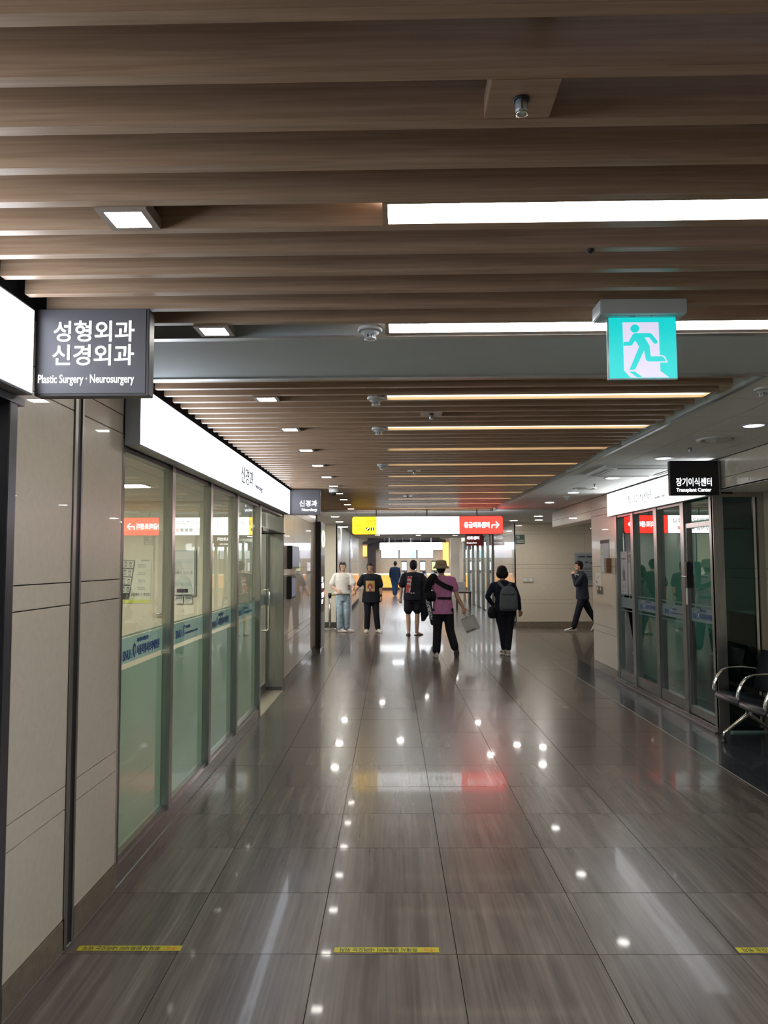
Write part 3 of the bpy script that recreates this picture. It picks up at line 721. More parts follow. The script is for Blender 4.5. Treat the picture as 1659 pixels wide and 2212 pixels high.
for k in range(15): mb.box(X_ - 0.29, X_ + 0.29, Y_ - 0.29 + k * 0.04, Y_ - 0.29 + k * 0.04 + 0.022, ZC - 0.026, ZC - 0.016)
mb.build('intake_grille', WHITE, t); box('intake_void', X_ - 0.31, X_ + 0.31, Y_ - 0.31, Y_ + 0.31, ZC - 0.012, ZC - 0.004, GREYINK, t)

# ================================================================== LIGHT BOXES AND SIGNS
LB = emit('lightbox_face', (0.80, 0.88, 1.0), E_BOX, (0.5, 0.5, 0.5))
LBR = emit('lightbox_face_right', (0.95, 0.99, 1.0), 3.2, (0.5, 0.5, 0.5))
CASE = mat('box_case_grey', (0.40, 0.42, 0.45), 0.4, 0.1)
def lightbox(name, lab, x, xin, y0, y1, z0, z1, m):
    t = thing(name, lab, 'sign', (x, (y0 + y1) / 2, z0))
    s_ = 1 if x > xin else -1
    lo, hi = min(x - 0.0008 * s_, xin), max(x - 0.0008 * s_, xin)
    MB().box(lo, hi, y0, y1, z0, z1).build('case', CASE, t, bevel=0.003)
    MB().box(min(x, x - 0.002 * s_), max(x, x - 0.002 * s_), y0 + 0.008, y1 - 0.008, z0 + 0.008, z1 - 0.008).build('lit_face', m, t)
    return t
b1 = lightbox('light_box', 'plain lit white light box at the left picture edge beside the plastic surgery sign', -1.345, -1.43, 0.35, 2.79, 2.302, 2.632, LB)
b2 = lightbox('light_box', 'long lit white light box above the left glazing lettered in grey Korean', -1.345, -1.43, 4.0, 9.98, 2.302, 2.632, LB)
DKG = mat('lettering_grey', (0.06, 0.065, 0.07), 0.5)
text('신경과', 0.17, DKG, b2, (-1.3445, 6.72, 2.405), (0, 1, 0), (0, 0, 1), width=0.58, bold=0.001)
text('Neurology', 0.075, DKG, b2, (-1.3445, 7.42, 2.405), (0, 1, 0), (0, 0, 1), width=0.42)
b3 = lightbox('light_box', 'long lit white light box above the right glazing with thin Korean letters', 3.12, 3.165, 7.24, 10.9, 2.305, 2.635, LBR)
text('장기이식센터', 0.15, DKG, b3, (3.1195, 9.93, 2.40), (0, -1, 0), (0, 0, 1), width=0.88, bold=-0.001)
text('Transplant Center', 0.055, GREYINK, b3, (3.1195, 8.98, 2.40), (0, -1, 0), (0, 0, 1), width=0.40)
LET = emit('letter_white', (0.92, 0.96, 1.0), 1.25)
def blade(lab, x0, x1, y0, y1, z0, z1, m, lines):
    t = thing('projecting_sign', lab, 'sign', ((x0 + x1) / 2, y0, z0))
    MB().box(x0, x1, y0 + 0.004, y1, z0, z1).build('case', SIGNG if m is not SIGNK else SIGNK, t, bevel=0.003)
    MB().box(x0 + 0.006, x1 - 0.012, y0, y0 + 0.004, z0 + 0.008, z1 - 0.004).build('face', m, t)
    for s_, sz, xa, xb, zb, bd in lines:
        text(s_, sz, LET, t, (xa, y0 - 0.0016, zb), (1, 0, 0), (0, 0, 1), width=xb - xa - 0.001, bold=bd, depth=0.0006)
    return t
blade('dark grey projecting sign for plastic surgery and neurosurgery with white letters', -1.358, -0.921, 2.82, 2.885, 2.308, 2.645, SIGNG,
      [('성형외과', 0.087, -1.286, -0.975, 2.523, 0.0011), ('신경외과', 0.087, -1.288, -0.976, 2.431, 0.0011), ('Plastic Surgery · Neurosurgery', 0.046, -1.341, -0.974, 2.356, 0.0003)])
blade('dark grey projecting neurology sign at the far end of the left glazing', -1.352, -0.943, 10.02, 10.09, 2.302, 2.637, SIGNG,
      [('신경과', 0.088, -1.222, -0.985, 2.42, 0.0010), ('Neurology', 0.052, -1.19, -0.985, 2.352, 0.001)])
blade('black projecting transplant center sign under the right ceiling', 2.655, 3.115, 7.16, 7.225, 2.29, 2.62, SIGNK,
      [('장기이식센터', 0.085, 2.708, 3.045, 2.385, 0.0012), ('Transplant Center', 0.048, 2.708, 3.04, 2.325, 0.001)])
RED = mat('sign_dark_red', (0.20, 0.006, 0.01), 0.4)
blade('dark red projecting emergency center sign below the big hanging sign', 2.50, 3.10, 25.6, 25.68, 2.20, 2.66 - 0.05, RED,
      [('의료센터', 0.12, 2.56, 2.98, 2.42, 0.004), ('Emergency Center', 0.06, 2.56, 2.9, 2.28, 0.002)])

# hanging direction sign
HW = emit('sign_lit_white', (0.95, 0.99, 1.0), 4.0); HR = emit('sign_lit_red', (4.0, 0.075, 0.05), 1.0, (0.3, 0.02, 0.02)); HY = emit('sign_lit_yellow', (2.6, 1.5, 0.03), 1.0, (0.3, 0.2, 0))
FW = emit('sign_overexposed_print', (1, 1, 1), 0.67, (0.02, 0.02, 0.02)); FB_ = emit('sign_brown_print', (0.18, 0.09, 0.01), 1.0, (0.02, 0.02, 0.02))  # print on the white panel glows enough to clip, imitating overexposure
def rrect(x0, x1, z0, z1, r, y, left=True, right=True):
    P = []
    def arc(cx, cz, a0):
        for k in range(6): a = a0 + PI / 2 * k / 5; P.append((cx + r * math.cos(a), y, cz + r * math.sin(a)))
    if right: arc(x1 - r, z1 - r, 0) if False else P.extend([(x1 - r + r * math.cos(a), y, z0 + r + r * math.sin(a)) for a in [-PI / 2 + PI / 2 * k / 5 for k in range(6)]]) or P.extend([(x1 - r + r * math.cos(a), y, z1 - r + r * math.sin(a)) for a in [PI / 2 * k / 5 for k in range(6)]])
    else: P.extend([(x1, y, z0), (x1, y, z1)])
    if left: P.extend([(x0 + r + r * math.cos(a), y, z1 - r + r * math.sin(a)) for a in [PI / 2 + PI / 2 * k / 5 for k in range(6)]]); P.extend([(x0 + r + r * math.cos(a), y, z0 + r + r * math.sin(a)) for a in [PI + PI / 2 * k / 5 for k in range(6)]])
    else: P.extend([(x0, y, z1), (x0, y, z0)])
    return P
hs = thing('hanging_sign', 'wide lit hanging sign in yellow, white and red with arrows', 'sign', (0.68, 14.1, 2.185))
MB().prism(rrect(-0.738, 2.091, 2.178, 2.522, 0.05, 14.106), (0, 0.09, 0)).build('case', BLACK, hs)
MB().prism(rrect(-0.728, -0.27, 2.187, 2.514, 0.045, 14.10, True, False), (0, 0.005, 0)).build('yellow_panel', HY, hs)
MB().prism(rrect(-0.27, 1.27, 2.187, 2.514, 0.04, 14.10, False, False), (0, 0.005, 0)).build('white_panel', HW, hs)
MB().prism(rrect(1.27, 2.083, 2.187, 2.514, 0.045, 14.10, False, True), (0, 0.005, 0)).build('red_panel', HR, hs)
MB().prism(rrect(-0.728, 2.083, 2.187, 2.514, 0.045, 14.195), (0, 0.006, 0)).build('added_rear_panel', HW, hs)  # lit back added to brighten the ceiling behind the sign
for x in (-0.28, 0.67, 1.61): MB().tube([(x, 14.15, 2.52), (x, 14.15, ZC)], 0.012, 8).build('hanging_rod', STEELD, hs)
YS = 14.0985
text('지하철', 0.105, FB_, hs, (-0.475, YS, 2.375), (1, 0, 0), (0, 0, 1), width=0.20, bold=0.001)
def bar(mb, ax, az, bx, bz, w_, y):
    d = Vector((bx - ax, 0, bz - az)); n_v = Vector((-d.z, 0, d.x)).normalized() * w_ / 2
    a, b = Vector((ax, y, az)), Vector((bx, y, bz)); mb.prism([a - n_v, b - n_v, b + n_v, a + n_v], (0, -0.001, 0))
mb = MB(); bar(mb, -0.645, 2.35, -0.53, 2.35, 0.008, YS); bar(mb, -0.645, 2.35, -0.585, 2.41, 0.008, YS); bar(mb, -0.645, 2.35, -0.585, 2.29, 0.008, YS); mb.build('arrow', FB_, hs)
INKE = emit('sign_ink', (0.004, 0.004, 0.004), 1, (0.01, 0.01, 0.01))
mb = MB(); mb.box(-0.47, -0.405, YS - 0.001, YS, 2.255, 2.315).box(-0.385, -0.32, YS - 0.001, YS, 2.255, 2.315); mb.build('pictogram', INKE, hs)
mb = MB(); bar(mb, -0.462, 2.27, -0.42, 2.305, 0.012, YS - 0.001); bar(mb, -0.352, 2.262, -0.352, 2.305, 0.014, YS - 0.001); mb.build('pictogram_figure', HW, hs)
text('핵의학과', 0.095, FW, hs, (-0.19, YS, 2.36), (1, 0, 0), (0, 0, 1), width=0.30, bold=0.002)
mb = MB(); bar(mb, 0.165, 2.25, 0.165, 2.45, 0.006, YS); bar(mb, 0.31, 2.27, 0.31, 2.43, 0.012, YS); bar(mb, 0.31, 2.43, 0.26, 2.37, 0.012, YS); bar(mb, 0.31, 2.43, 0.36, 2.37, 0.012, YS); mb.build('arrow', FW, hs)
text('외래약국·접수/수납', 0.095, FW, hs, (0.50, YS, 2.38), (1, 0, 0), (0, 0, 1), width=0.68, bold=0.002)
text('주사실', 0.095, FW, hs, (0.50, YS, 2.25), (1, 0, 0), (0, 0, 1), width=0.24, bold=0.002)
mb = MB()
for k in range(3): mb.box(0.78 + 0.085 * k, 0.845 + 0.085 * k, YS - 0.001, YS, 2.25, 2.315)
mb.build('pictogram', FW, hs)
MB().box(1.035, 1.10, YS - 0.001, YS, 2.25, 2.315).build('pictogram_red', emit('sign_pink', (1.6, 0.8, 0.8), 1), hs)
text('응급의료센터', 0.115, HW, hs, (1.365, YS, 2.31), (1, 0, 0), (0, 0, 1), width=0.47, bold=0.003)
mb = MB(); bar(mb, 1.88, 2.29, 1.88, 2.345, 0.018, YS); bar(mb, 1.88, 2.352, 2.01, 2.352, 0.018, YS); bar(mb, 2.01, 2.355, 1.955, 2.41, 0.018, YS); bar(mb, 2.01, 2.35, 1.955, 2.295, 0.018, YS); mb.build('arrow', HW, hs)
h2 = thing('hanging_sign', 'smaller all white lit hanging sign far down the corridor', 'sign', (0.95, 36, 2.24))
MB().prism(rrect(-0.56, 2.44, 2.23, 2.585, 0.05, 36.01), (0, 0.1, 0)).build('case', WHITE, h2)
MB().prism(rrect(-0.55, 2.43, 2.24, 2.575, 0.05, 36.0), (0, 0.005, 0)).build('white_panel', emit('sign_lit_white_far', (0.92, 0.96, 1), 5.0), h2)
MB().prism(rrect(-0.55, 2.43, 2.24, 2.575, 0.05, 36.105), (0, 0.006, 0)).build('added_rear_panel', MATS['sign_lit_white_far'], h2)  # glowing back face added here too, for light on the hall side
for x in (-0.1, 0.93, 1.9): MB().tube([(x, 36.05, 2.58), (x, 36.05, 3.42)], 0.025, 8).build('hanging_rod', ALU, h2)
MB().prism([(2.2 + 0.1 * math.cos(2 * PI * k / 24), 35.998, 2.41 + 0.1 * math.sin(2 * PI * k / 24)) for k in range(24)], (0, -0.002, 0)).build('arrow_disc', emit('sign_pale_red', (4, 1.5, 1.6), 1), h2)

# exit sign
ex = thing('exit_sign', 'green and white running man exit sign hanging from the slats', 'exit sign', (0.96, 2.835, 2.65))
HSG = mat('housing_grey', (0.52, 0.56, 0.56), 0.45, vary=0.02)
MB().box(0.788, 1.112, 2.778, 2.895, 2.597, 2.652).build('housing', HSG, ex, bevel=0.003)
box('test_strip', 0.83, 1.08, 2.80, 2.826, 2.5955, 2.597, mat('strip_pale_green', (0.30, 0.45, 0.43), 0.3), ex)
mb = MB()
for k in range(4): mb.box(0.905 + k * 0.006, 0.908 + k * 0.006, 2.806, 2.812, 2.5945, 2.5956)
mb.box(0.985, 0.99, 2.803, 2.808, 2.5945, 2.5956); mb.build('test_marks', INK, ex)
PX0, PX1, PZ0, PZ1, PY = 0.826, 1.088, 2.357, 2.597, 2.827
MB().box(PX0, PX1, PY, PY + 0.018, PZ0, PZ1).build('panel_frame', mat('clear_edge', (0.35, 0.45, 0.44), 0.15), ex, bevel=0.002)
EG = emit('exit_green', (0.005, 0.43, 0.43), 1.0, (0.0, 0.12, 0.12)); EW = emit('exit_white', (0.48, 0.45, 0.58), 1.0, (0.15, 0.15, 0.15))
box('green_face', PX0 + 0.005, PX1 - 0.003, PY - 0.0012, PY, PZ0 + 0.005, PZ1 - 0.001, EG, ex)
def pp(pts, dy, m, name, raw=True):
    q = []
    for x, y in pts:
        if raw: u_ = (x - 442 - (y - 400) * 0.032) / 835; v_ = (y - 400) / 785
        else: u_, v_ = x, y
        q.append((PX0 + 0.005 + u_ * (PX1 - PX0 - 0.008), PY - 0.0012 - dy, PZ1 - 0.001 - v_ * (PZ1 - PZ0 - 0.006)))
    MB().prism(q[::-1], (0, -0.0006, 0)).build(name, m, ex)
pp([(.207, .08), (.744, .08), (.752, .885), (.884, .992), (.309, .992), (.213, .873)], 0.0, EW, 'doorway', False)
pp([(945, 890), (1110, 890), (1145, 905), (1188, 987), (930, 987)], 0.0004, EW, 'foot_outline')
pp([(765, 605), (960, 605), (985, 620), (1055, 715), (1050, 738), (1030, 747), (1008, 738), (950, 660), (892, 660), (955, 770), (970, 905), (1110, 905), (1135, 925), (1160, 972), (940, 972), (915, 955), (905, 925), (888, 825), (785, 1062), (770, 1076), (705, 1080), (825, 780), (775, 700), (735, 762), (715, 768), (630, 768), (630, 716), (695, 716), (745, 618)], 0.0012, EG, 'running_figure')
pp([(770 + 56 * math.cos(2 * PI * k / 24), 545 + 54 * math.sin(2 * PI * k / 24)) for k in range(24)], 0.0012, EG, 'figure_head')
pp([(702, 1100), (775, 1100), (868, 1173), (800, 1173)], 0.0012, EG, 'figure_shadow')

# ================================================================== FLOOR TAPES
TAPE = mat('tape_yellow', (0.42, 0.36, 0.015), 0.45, vary=0.05); TRED = mat('tape_red_ink', (0.45, 0.10, 0.02), 0.5)
for x0, y0, lab in ((-1.372, 3.365, 'yellow warning tape on the floor beside the left wall'), (-0.255, 3.352, 'yellow warning tape on the floor in mid corridor'), (1.477, 3.352, 'yellow warning tape cut by the right picture edge')):
    o = thing('floor_tape', lab, 'tape', (x0, y0, 0), 'yellow shutter warning tapes')
    box('tape_strip', x0, x0 + 0.452, y0, y0 + 0.043, 0.0006, 0.0011, TAPE, o)
    text('“주의”', 0.034, TRED, o, (x0 + 0.44, y0 + 0.033, 0.0012), (-1, 0, 0), (0, -1, 0), width=0.065, depth=0.0001, bold=0.0006)
    text('화재시 방화셔터 내려오는 위치', 0.034, INK, o, (x0 + 0.36, y0 + 0.033, 0.0012), (-1, 0, 0), (0, -1, 0), width=0.335, depth=0.0001, bold=0.0008)

# ================================================================== WALL THINGS
# posters and notices in the clinic
ps = thing('poster', 'cream poster with slanted strip of cartoon faces on the clinic door', 'poster', (-3.4, 10.04, 1.1))
pz0, pz1, px0, px1 = 1.14, 1.72, -3.62, -3.20
MB().prism(rrect(px0, px1, pz0, pz1, 0.02, 10.040), (0, 0.004, 0)).build('sheet', mat('poster_cream', (0.50, 0.49, 0.42), 0.5), ps)
MB().prism([(px0 + 0.02, 10.0395, pz0), (px1, 10.0395, pz0), (px1 - 0.004, 10.0395, pz0 + 0.045), (px0, 10.0395, pz0 + 0.045)], (0, -0.001, 0)).build('green_edge', mat('lime', (0.45, 0.48, 0.10), 0.5), ps)
def PT(u_, v_, y=10.0385): return (px0 + u_ * (px1 - px0), y, pz1 - v_ * (pz1 - pz0))
mb = MB(); mb.prism([PT(.10, .01), PT(.50, .03), PT(.32, .92), PT(0.0, .92)], (0, -0.001, 0)); mb.build('picture_strip', INK, ps)
PALEG = mat('pale_grey', (0.42, 0.42, 0.38), 0.6)
for k in range(4):
    v0 = 0.03 + 0.19 * k; v1 = v0 + 0.165; s0 = 0.12 - 0.19 * v0; s1 = 0.12 - 0.19 * v1
    MB().prism([PT(max(.01, s0), v0, 10.037), PT(.47 - .19 * v0, v0 + .01, 10.037), PT(.47 - .19 * v1, v1 + .01, 10.037), PT(max(.01, s1), v1, 10.037)], (0, -0.0005, 0)).build('cartoon_frame', PALEG, ps)
    for j, dx in enumerate((0.12, 0.27)):
        c = PT(0.03 + dx - 0.12 * v0 + 0.05, v0 + 0.06 + 0.015 * j, 10.0362)
        MB().prism([(c[0] + 0.017 * math.cos(a), c[1], c[2] + 0.022 * math.sin(a)) for a in [2 * PI * q / 12 for q in range(12)]], (0, -0.0003, 0)).build('drawn_hair', INK, ps)
        MB().prism([(c[0] + 0.011 * math.cos(a), c[1] - 0.0005, c[2] - 0.006 + 0.014 * math.sin(a)) for a in [2 * PI * q / 12 for q in range(12)]], (0, -0.0003, 0)).build('drawn_face', PALEG, ps)
        MB().prism([(c[0] - 0.022, c[1], c[2] - 0.05), (c[0] + 0.022, c[1], c[2] - 0.05), (c[0] + 0.012, c[1], c[2] - 0.022), (c[0] - 0.012, c[1], c[2] - 0.022)], (0, -0.0003, 0)).build('drawn_body', GREYINK, ps)
mb = MB()
for v_ in (.12, .17, .30, .34, .47, .51, .64, .68): mb.prism([PT(.58, v_), PT(.82, v_), PT(.82, v_ + .018), PT(.58, v_ + .018)], (0, -0.0006, 0))
mb.prism([PT(.68, .01), PT(.95, .01), PT(.95, .045), PT(.68, .045)], (0, -0.0006, 0)); mb.build('print_lines', GREYINK, ps)
text('뇌졸중만 수 한의료', 0.05, INK, ps, PT(.38, .84, 10.0388), (1, 0, 0), (0, 0, 1), width=0.25, bold=0.0008, depth=0.0005)
nb = thing('notice_board', 'pale notice board with Korean print behind the second left pane', 'notice board', (-2.75, 10.04, 1.2))
box('board', -2.87, -2.62, 10.03, 10.06, 1.25, 1.82, PAPER, nb); box('backing_frame', -2.89, -2.60, 10.045, 10.065, 1.23, 1.84, mat('board_greenish', (0.38, 0.43, 0.39), 0.5), nb)
text('사용 점검 중', 0.045, INK, nb, (-2.86, 10.029, 1.52), (1, 0, 0), (0, 0, 1), width=0.22, depth=0.0005)
box('dark_label', -2.85, -2.70, 10.027, 10.03, 1.275, 1.325, INK, nb); box('sticker', -2.86, -2.64, 10.028, 10.03, 1.36, 1.41, mat('sticker', (0.5, 0.55, 0.52), 0.5), nb)
box('sticker', -2.86, -2.64, 10.028, 10.03, 1.66, 1.72, MATS['sticker'], nb)
for i, x in enumerate((-2.87, -2.75)):
    c = thing('small_notice', 'small card below the notice board, %s of two' % ('left' if i == 0 else 'right'), 'notice', (x, 10.04, 1.1), 'cards below the notice board')
    box('card', x, x + 0.10, 10.045, 10.055, 1.13, 1.24, PAPER, c); box('print_block', x + 0.008, x + 0.092, 10.043, 10.0455, 1.19, 1.235, GREYINK, c)
# monitors on the left stone wall
for (lab, y0, y1, z0, z1) in (('black wall monitor upper one beside the steel door jamb', 10.35, 11.15, 1.58, 1.90), ('black wall tablet below the monitor on left stone wall', 10.30, 10.75, 1.17, 1.48)):
    t = thing('wall_monitor', lab, 'monitor', (XL, y0, z0)); MB().box(XL, XL + 0.07, y0, y1, z0, z1).build('body', BLACK, t, bevel=0.006)
    box('screen', XL + 0.07, XL + 0.072, y0 + 0.03, y1 - 0.03, z0 + 0.03, z1 - 0.03, emit('screen_pale', (0.10, 0.115, 0.17), 0.6, (0.1, 0.1, 0.12)), t)
# directory pillar at the end of the left wall
kp = thing('directory_pillar', 'tall black information pillar with lit ring at the end of the left wall', 'sign', (-1.38, 14.65, 0))
box('plinth', -1.43, -1.34, 14.27, 15.08, 0, 0.05, PLINTH, kp)
MB().box(-1.445, -1.335, 14.25, 15.10, 0.05, 2.44).build('body', SIGNK, kp, bevel=0.004)
box('upper_panel', -1.335, -1.329, 14.28, 15.07, 1.80, 2.42, CASE, kp); box('lower_panel', -1.335, -1.329, 14.28, 15.07, 0.06, 0.72, CASE, kp)
box('text_panel', -1.335, -1.330, 14.28, 15.07, 0.73, 1.79, SIGNK, kp)
RING = emit('ring_lit', (1.6, 1.3, 0.45), 1.2)
mb = MB(); mb.tube([(-1.324, 14.66 + 0.24 * math.cos(2 * PI * k / 28), 2.12 + 0.15 * math.sin(2 * PI * k / 28)) for k in range(29)], 0.016, 6); mb.build('lit_ring', RING, kp)
for s_, z, wd in (('본관', 1.30, 0.30), ('안내', 1.18, 0.42), ('접수 수납', 1.0, 0.42), ('1F', 0.88, 0.3)): text(s_, 0.11, LET, kp, (-1.3285, 14.40, z), (0, 1, 0), (0, 0, 1), width=wd, bold=0.003)
box('red_mark', -1.330, -1.328, 14.9, 15.0, 1.02, 1.12, emit('red_mark', (0.7, 0.08, 0.05), 1), kp)
# restroom sign, switches, board on the cross corridor wall
yb_ = 19.288
rs = thing('restroom_sign', 'small dark green square sign with a white circle on the far beige wall', 'sign', (3.28, yb_, 2.1))
box('plate', 3.17, 3.40, yb_ - 0.015, yb_ + 0.001, 2.12, 2.345, mat('sign_green_dark', (0.012, 0.035, 0.028), 0.4), rs)
mb = MB(); ci = [(3.235 + 0.035 * math.cos(a), 2.285 + 0.035 * math.sin(a)) for a in [2 * PI * k / 20 for k in range(21)]]
mb.tube([(x, yb_ - 0.017, z) for x, z in ci], 0.004, 6); mb.tube([(3.215, yb_ - 0.017, 2.30), (3.255, yb_ - 0.017, 2.27)], 0.008, 6); mb.build('circle_mark', mat('mark_white', (0.6, 0.62, 0.6), 0.5), rs)
mb = MB()
for z in (2.20, 2.165, 2.145): mb.box(3.195, 3.375, yb_ - 0.0165, yb_ - 0.0155, z, z + 0.01)
mb.build('print_lines', MATS['mark_white'], rs)
for i, x in enumerate((3.345, 3.485)):
    sw = thing('switch_plate', 'beige switch plate on the far beige wall, %s of the pair' % ('left' if i == 0 else 'right'), 'switch', (x, yb_, 1.14), 'switch plates on the far wall')
    MB().box(x, x + 0.115, yb_ - 0.01, yb_, 1.14, 1.265).build('plate', mat('switch_beige', (0.42, 0.41, 0.36), 0.4), sw, bevel=0.003)
    for k in range(3): box('rocker', x + 0.015 + 0.03 * k, x + 0.04 + 0.03 * k, yb_ - 0.015, yb_ - 0.01, 1.165, 1.24, WHITE, sw)
bb_ = thing('bulletin_board', 'grey framed bulletin board behind the walking man in dark jacket', 'notice board', (5.0, yb_, 1.1))
box('frame', 4.66, 5.5, yb_ - 0.03, yb_, 1.06, 1.88, mat('frame_grey', (0.30, 0.33, 0.37), 0.5), bb_); box('sheet', 4.70, 5.46, yb_ - 0.032, yb_ - 0.03, 1.10, 1.84, mat('sheet_grey', (0.22, 0.24, 0.27), 0.5), bb_)
mb = MB()
for z, a, b in ((1.76, 4.76, 4.92), (1.76, 4.95, 5.4), (1.62, 4.78, 4.86), (1.62, 4.92, 5.0), (1.60, 5.06, 5.2)): mb.box(a, b, yb_ - 0.033, yb_ - 0.032, z, z + 0.035)
for k in range(8): mb.box(4.76, 5.4, yb_ - 0.033, yb_ - 0.032, 1.2 + 0.04 * k, 1.212 + 0.04 * k)
mb.build('print_lines', INK, bb_)
# pillar items (stone pillar on the right)
xp = XR - 0.001
po = thing('poster', 'tall grey and green poster on the right stone pillar', 'poster', (xp, 11.2, 1.5))
box('sheet', xp - 0.006, xp, 11.02, 11.46, 1.50, 1.99, mat('poster_grey', (0.30, 0.33, 0.36), 0.35), po)
box('title_bar', xp - 0.0075, xp - 0.006, 11.02, 11.46, 1.93, 1.98, INK, po)
MB().ell((xp - 0.0065, 11.36, 1.80), (0.002, 0.06, 0.05)).build('green_blot', mat('pale_lime', (0.42, 0.58, 0.30), 0.5), po)
MB().prism([(xp - 0.0065, 11.42, 1.51), (xp - 0.0065, 11.44, 1.76), (xp - 0.0065, 11.30, 1.76), (xp - 0.0065, 11.26, 1.51)], (-0.001, 0, 0)).build('pale_figure', mat('ice', (0.50, 0.60, 0.62), 0.5), po)
MB().prism([(xp - 0.0065, 11.22, 1.51), (xp - 0.0065, 11.24, 1.70), (xp - 0.0065, 11.14, 1.66), (xp - 0.0065, 11.10, 1.51)], (-0.001, 0, 0)).build('pale_figure', MATS['ice'], po)
bx_ = thing('wall_box', 'narrow brown wooden box on the right stone pillar', 'box', (xp, 10.97, 1.5))
MB().box(xp - 0.07, xp, 10.93, 11.05, 1.50, 1.71).build('body', mat('box_brown', (0.16, 0.075, 0.03), 0.4), bx_, bevel=0.004); box('slot', xp - 0.071, xp - 0.07, 10.95, 11.03, 1.64, 1.65, BLACK, bx_)
pn = thing('paper_notice', 'white paper notice taped on the right stone pillar', 'notice', (xp, 11.6, 1.3))
box('sheet', xp - 0.003, xp, 11.45, 11.80, 1.30, 1.49, mat('paper_bright', (0.72, 0.72, 0.66), 0.5), pn)
mb = MB(); mb.prism([(xp - 0.0035, 11.75, 1.40), (xp - 0.0035, 11.6, 1.42), (xp - 0.0035, 11.5, 1.46), (xp - 0.0035, 11.6, 1.43)], (-0.0005, 0, 0)); mb.prism([(xp - 0.0035, 11.75, 1.38), (xp - 0.0035, 11.74, 1.34), (xp - 0.0035, 11.62, 1.325)], (-0.0005, 0, 0)); mb.build('sketch_mark', GREYINK, pn)
for i, y in enumerate((11.42, 11.57)):
    ou = thing('outlet_plate', 'brass edged outlet plate on stone pillar, %s of the pair' % ('right' if i == 0 else 'left'), 'outlet', (xp, y, 1.17), 'outlet plates on the pillar')
    MB().box(xp - 0.012, xp, y, y + 0.12, 1.165, 1.285).build('plate', mat('brass_dark', (0.22, 0.19, 0.10), 0.3, 0.6), ou, bevel=0.003)
    box('insert', xp - 0.014, xp - 0.012, y + 0.03, y + 0.09, 1.18, 1.22, BLACK, ou); box('insert', xp - 0.014, xp - 0.012, y + 0.03, y + 0.09, 1.235, 1.27, WHITE, ou)
# posters on the right glazing
gx = GR - 0.006
pA = thing('poster', 'pale poster with a hand drawing on the first right glass pane', 'poster', (gx, 10.5, 1.2))
box('sheet', gx - 0.002, gx, 10.335, 10.63, 1.215, 1.80, mat('poster_lilac', (0.36, 0.37, 0.40), 0.5), pA)
mb = MB(); c0 = (10.49, 1.50)
mb.prism([(gx - 0.0025, c0[0] + a, c0[1] + b) for a, b in ((-.05, -.09), (-.06, 0), (-.035, .06), (-.02, .02), (-.005, .11), (.01, .02), (.03, .10), (.035, 0), (.07, .05), (.05, -.04), (.03, -.10))], (-0.0006, 0, 0)); mb.build('hand_drawing', mat('graphite', (0.09, 0.09, 0.10), 0.5), pA)
mb = MB()
for a, z in ((10.43, 1.30), (10.53, 1.30), (10.43, 1.24), (10.53, 1.24)): mb.box(gx - 0.0026, gx - 0.002, a, a + 0.02, z, z + 0.03)
mb.box(gx - 0.0026, gx - 0.002, 10.40, 10.58, 1.69, 1.71); mb.box(gx - 0.0026, gx - 0.002, 10.42, 10.56, 1.40, 1.407); mb.build('print_marks', MATS['graphite'], pA)
pB = thing('poster', 'darker poster with two standing figures beside the hand poster', 'poster', (gx, 10.2, 1.2))
box('sheet', gx - 0.002, gx, 10.045, 10.32, 1.20, 1.82, mat('poster_dim', (0.13, 0.13, 0.14), 0.5), pB)
for i, a in enumerate((10.24, 10.11)):
    mb = MB(); mb.prism([(gx - 0.0025, a + p, q) for p, q in ((-.045, 1.22), (-.05, 1.45), (-.045, 1.62), (-.015, 1.66), (.015, 1.66), (.045, 1.62), (.05, 1.40), (.04, 1.22))], (-0.0006, 0, 0))
    mb.prism([(gx - 0.0025, a + 0.018 * math.cos(q), 1.69 + 0.025 * math.sin(q)) for q in [2 * PI * k / 12 for k in range(12)]], (-0.0006, 0, 0)); mb.build('printed_figure', mat('print_white', (0.38, 0.38, 0.40), 0.5), pB)
box('title_bar', gx - 0.0027, gx - 0.002, 10.07, 10.29, 1.765, 1.78, MATS['print_white'], pB)

# ================================================================== BENCH
bn = thing('waiting_bench', 'black padded waiting bench with chrome arms at the right edge', 'bench', (3.33, 6.6, 0))
LEA = mat('black_leather', (0.013, 0.014, 0.020), 0.32, vary=0.2, scale=40, bump=0.1)
for k in range(3):
    y1 = 7.36 - 0.5 * k; y0 = y1 - 0.48
    rg = []
    for (x, z, th) in ((3.085, 0.385, 0.012), (3.10, 0.392, 0.03), (3.16, 0.40, 0.034), (3.3, 0.385, 0.03), (3.46, 0.375, 0.028), (3.50, 0.38, 0.012)):
        rg.append([(x, y0 + 0.02, z - th), (x, y1 - 0.02, z - th), (x, y1, z), (x, y1 - 0.02, z + th), (x, y0 + 0.02, z + th), (x, y0, z)])
    MB().loft([[Vector(p) for p in r_] for r_ in rg]).build('seat_pad', LEA, bn, bevel=0.006, smooth=True)
    rg = []
    for (x, z, th) in ((3.47, 0.44, 0.010), (3.475, 0.47, 0.022), (3.50, 0.60, 0.026), (3.54, 0.76, 0.022), (3.555, 0.82, 0.010)):
        rg.append([(x - th, y0 + 0.03, z), (x - th, y1 - 0.03, z), (x, y1 - 0.01, z), (x + th, y1 - 0.03, z), (x + th, y0 + 0.03, z), (x, y0 + 0.01, z)])
    MB().loft([[Vector(p) for p in r_] for r_ in rg]).build('back_pad', LEA, bn, bevel=0.006, smooth=True)
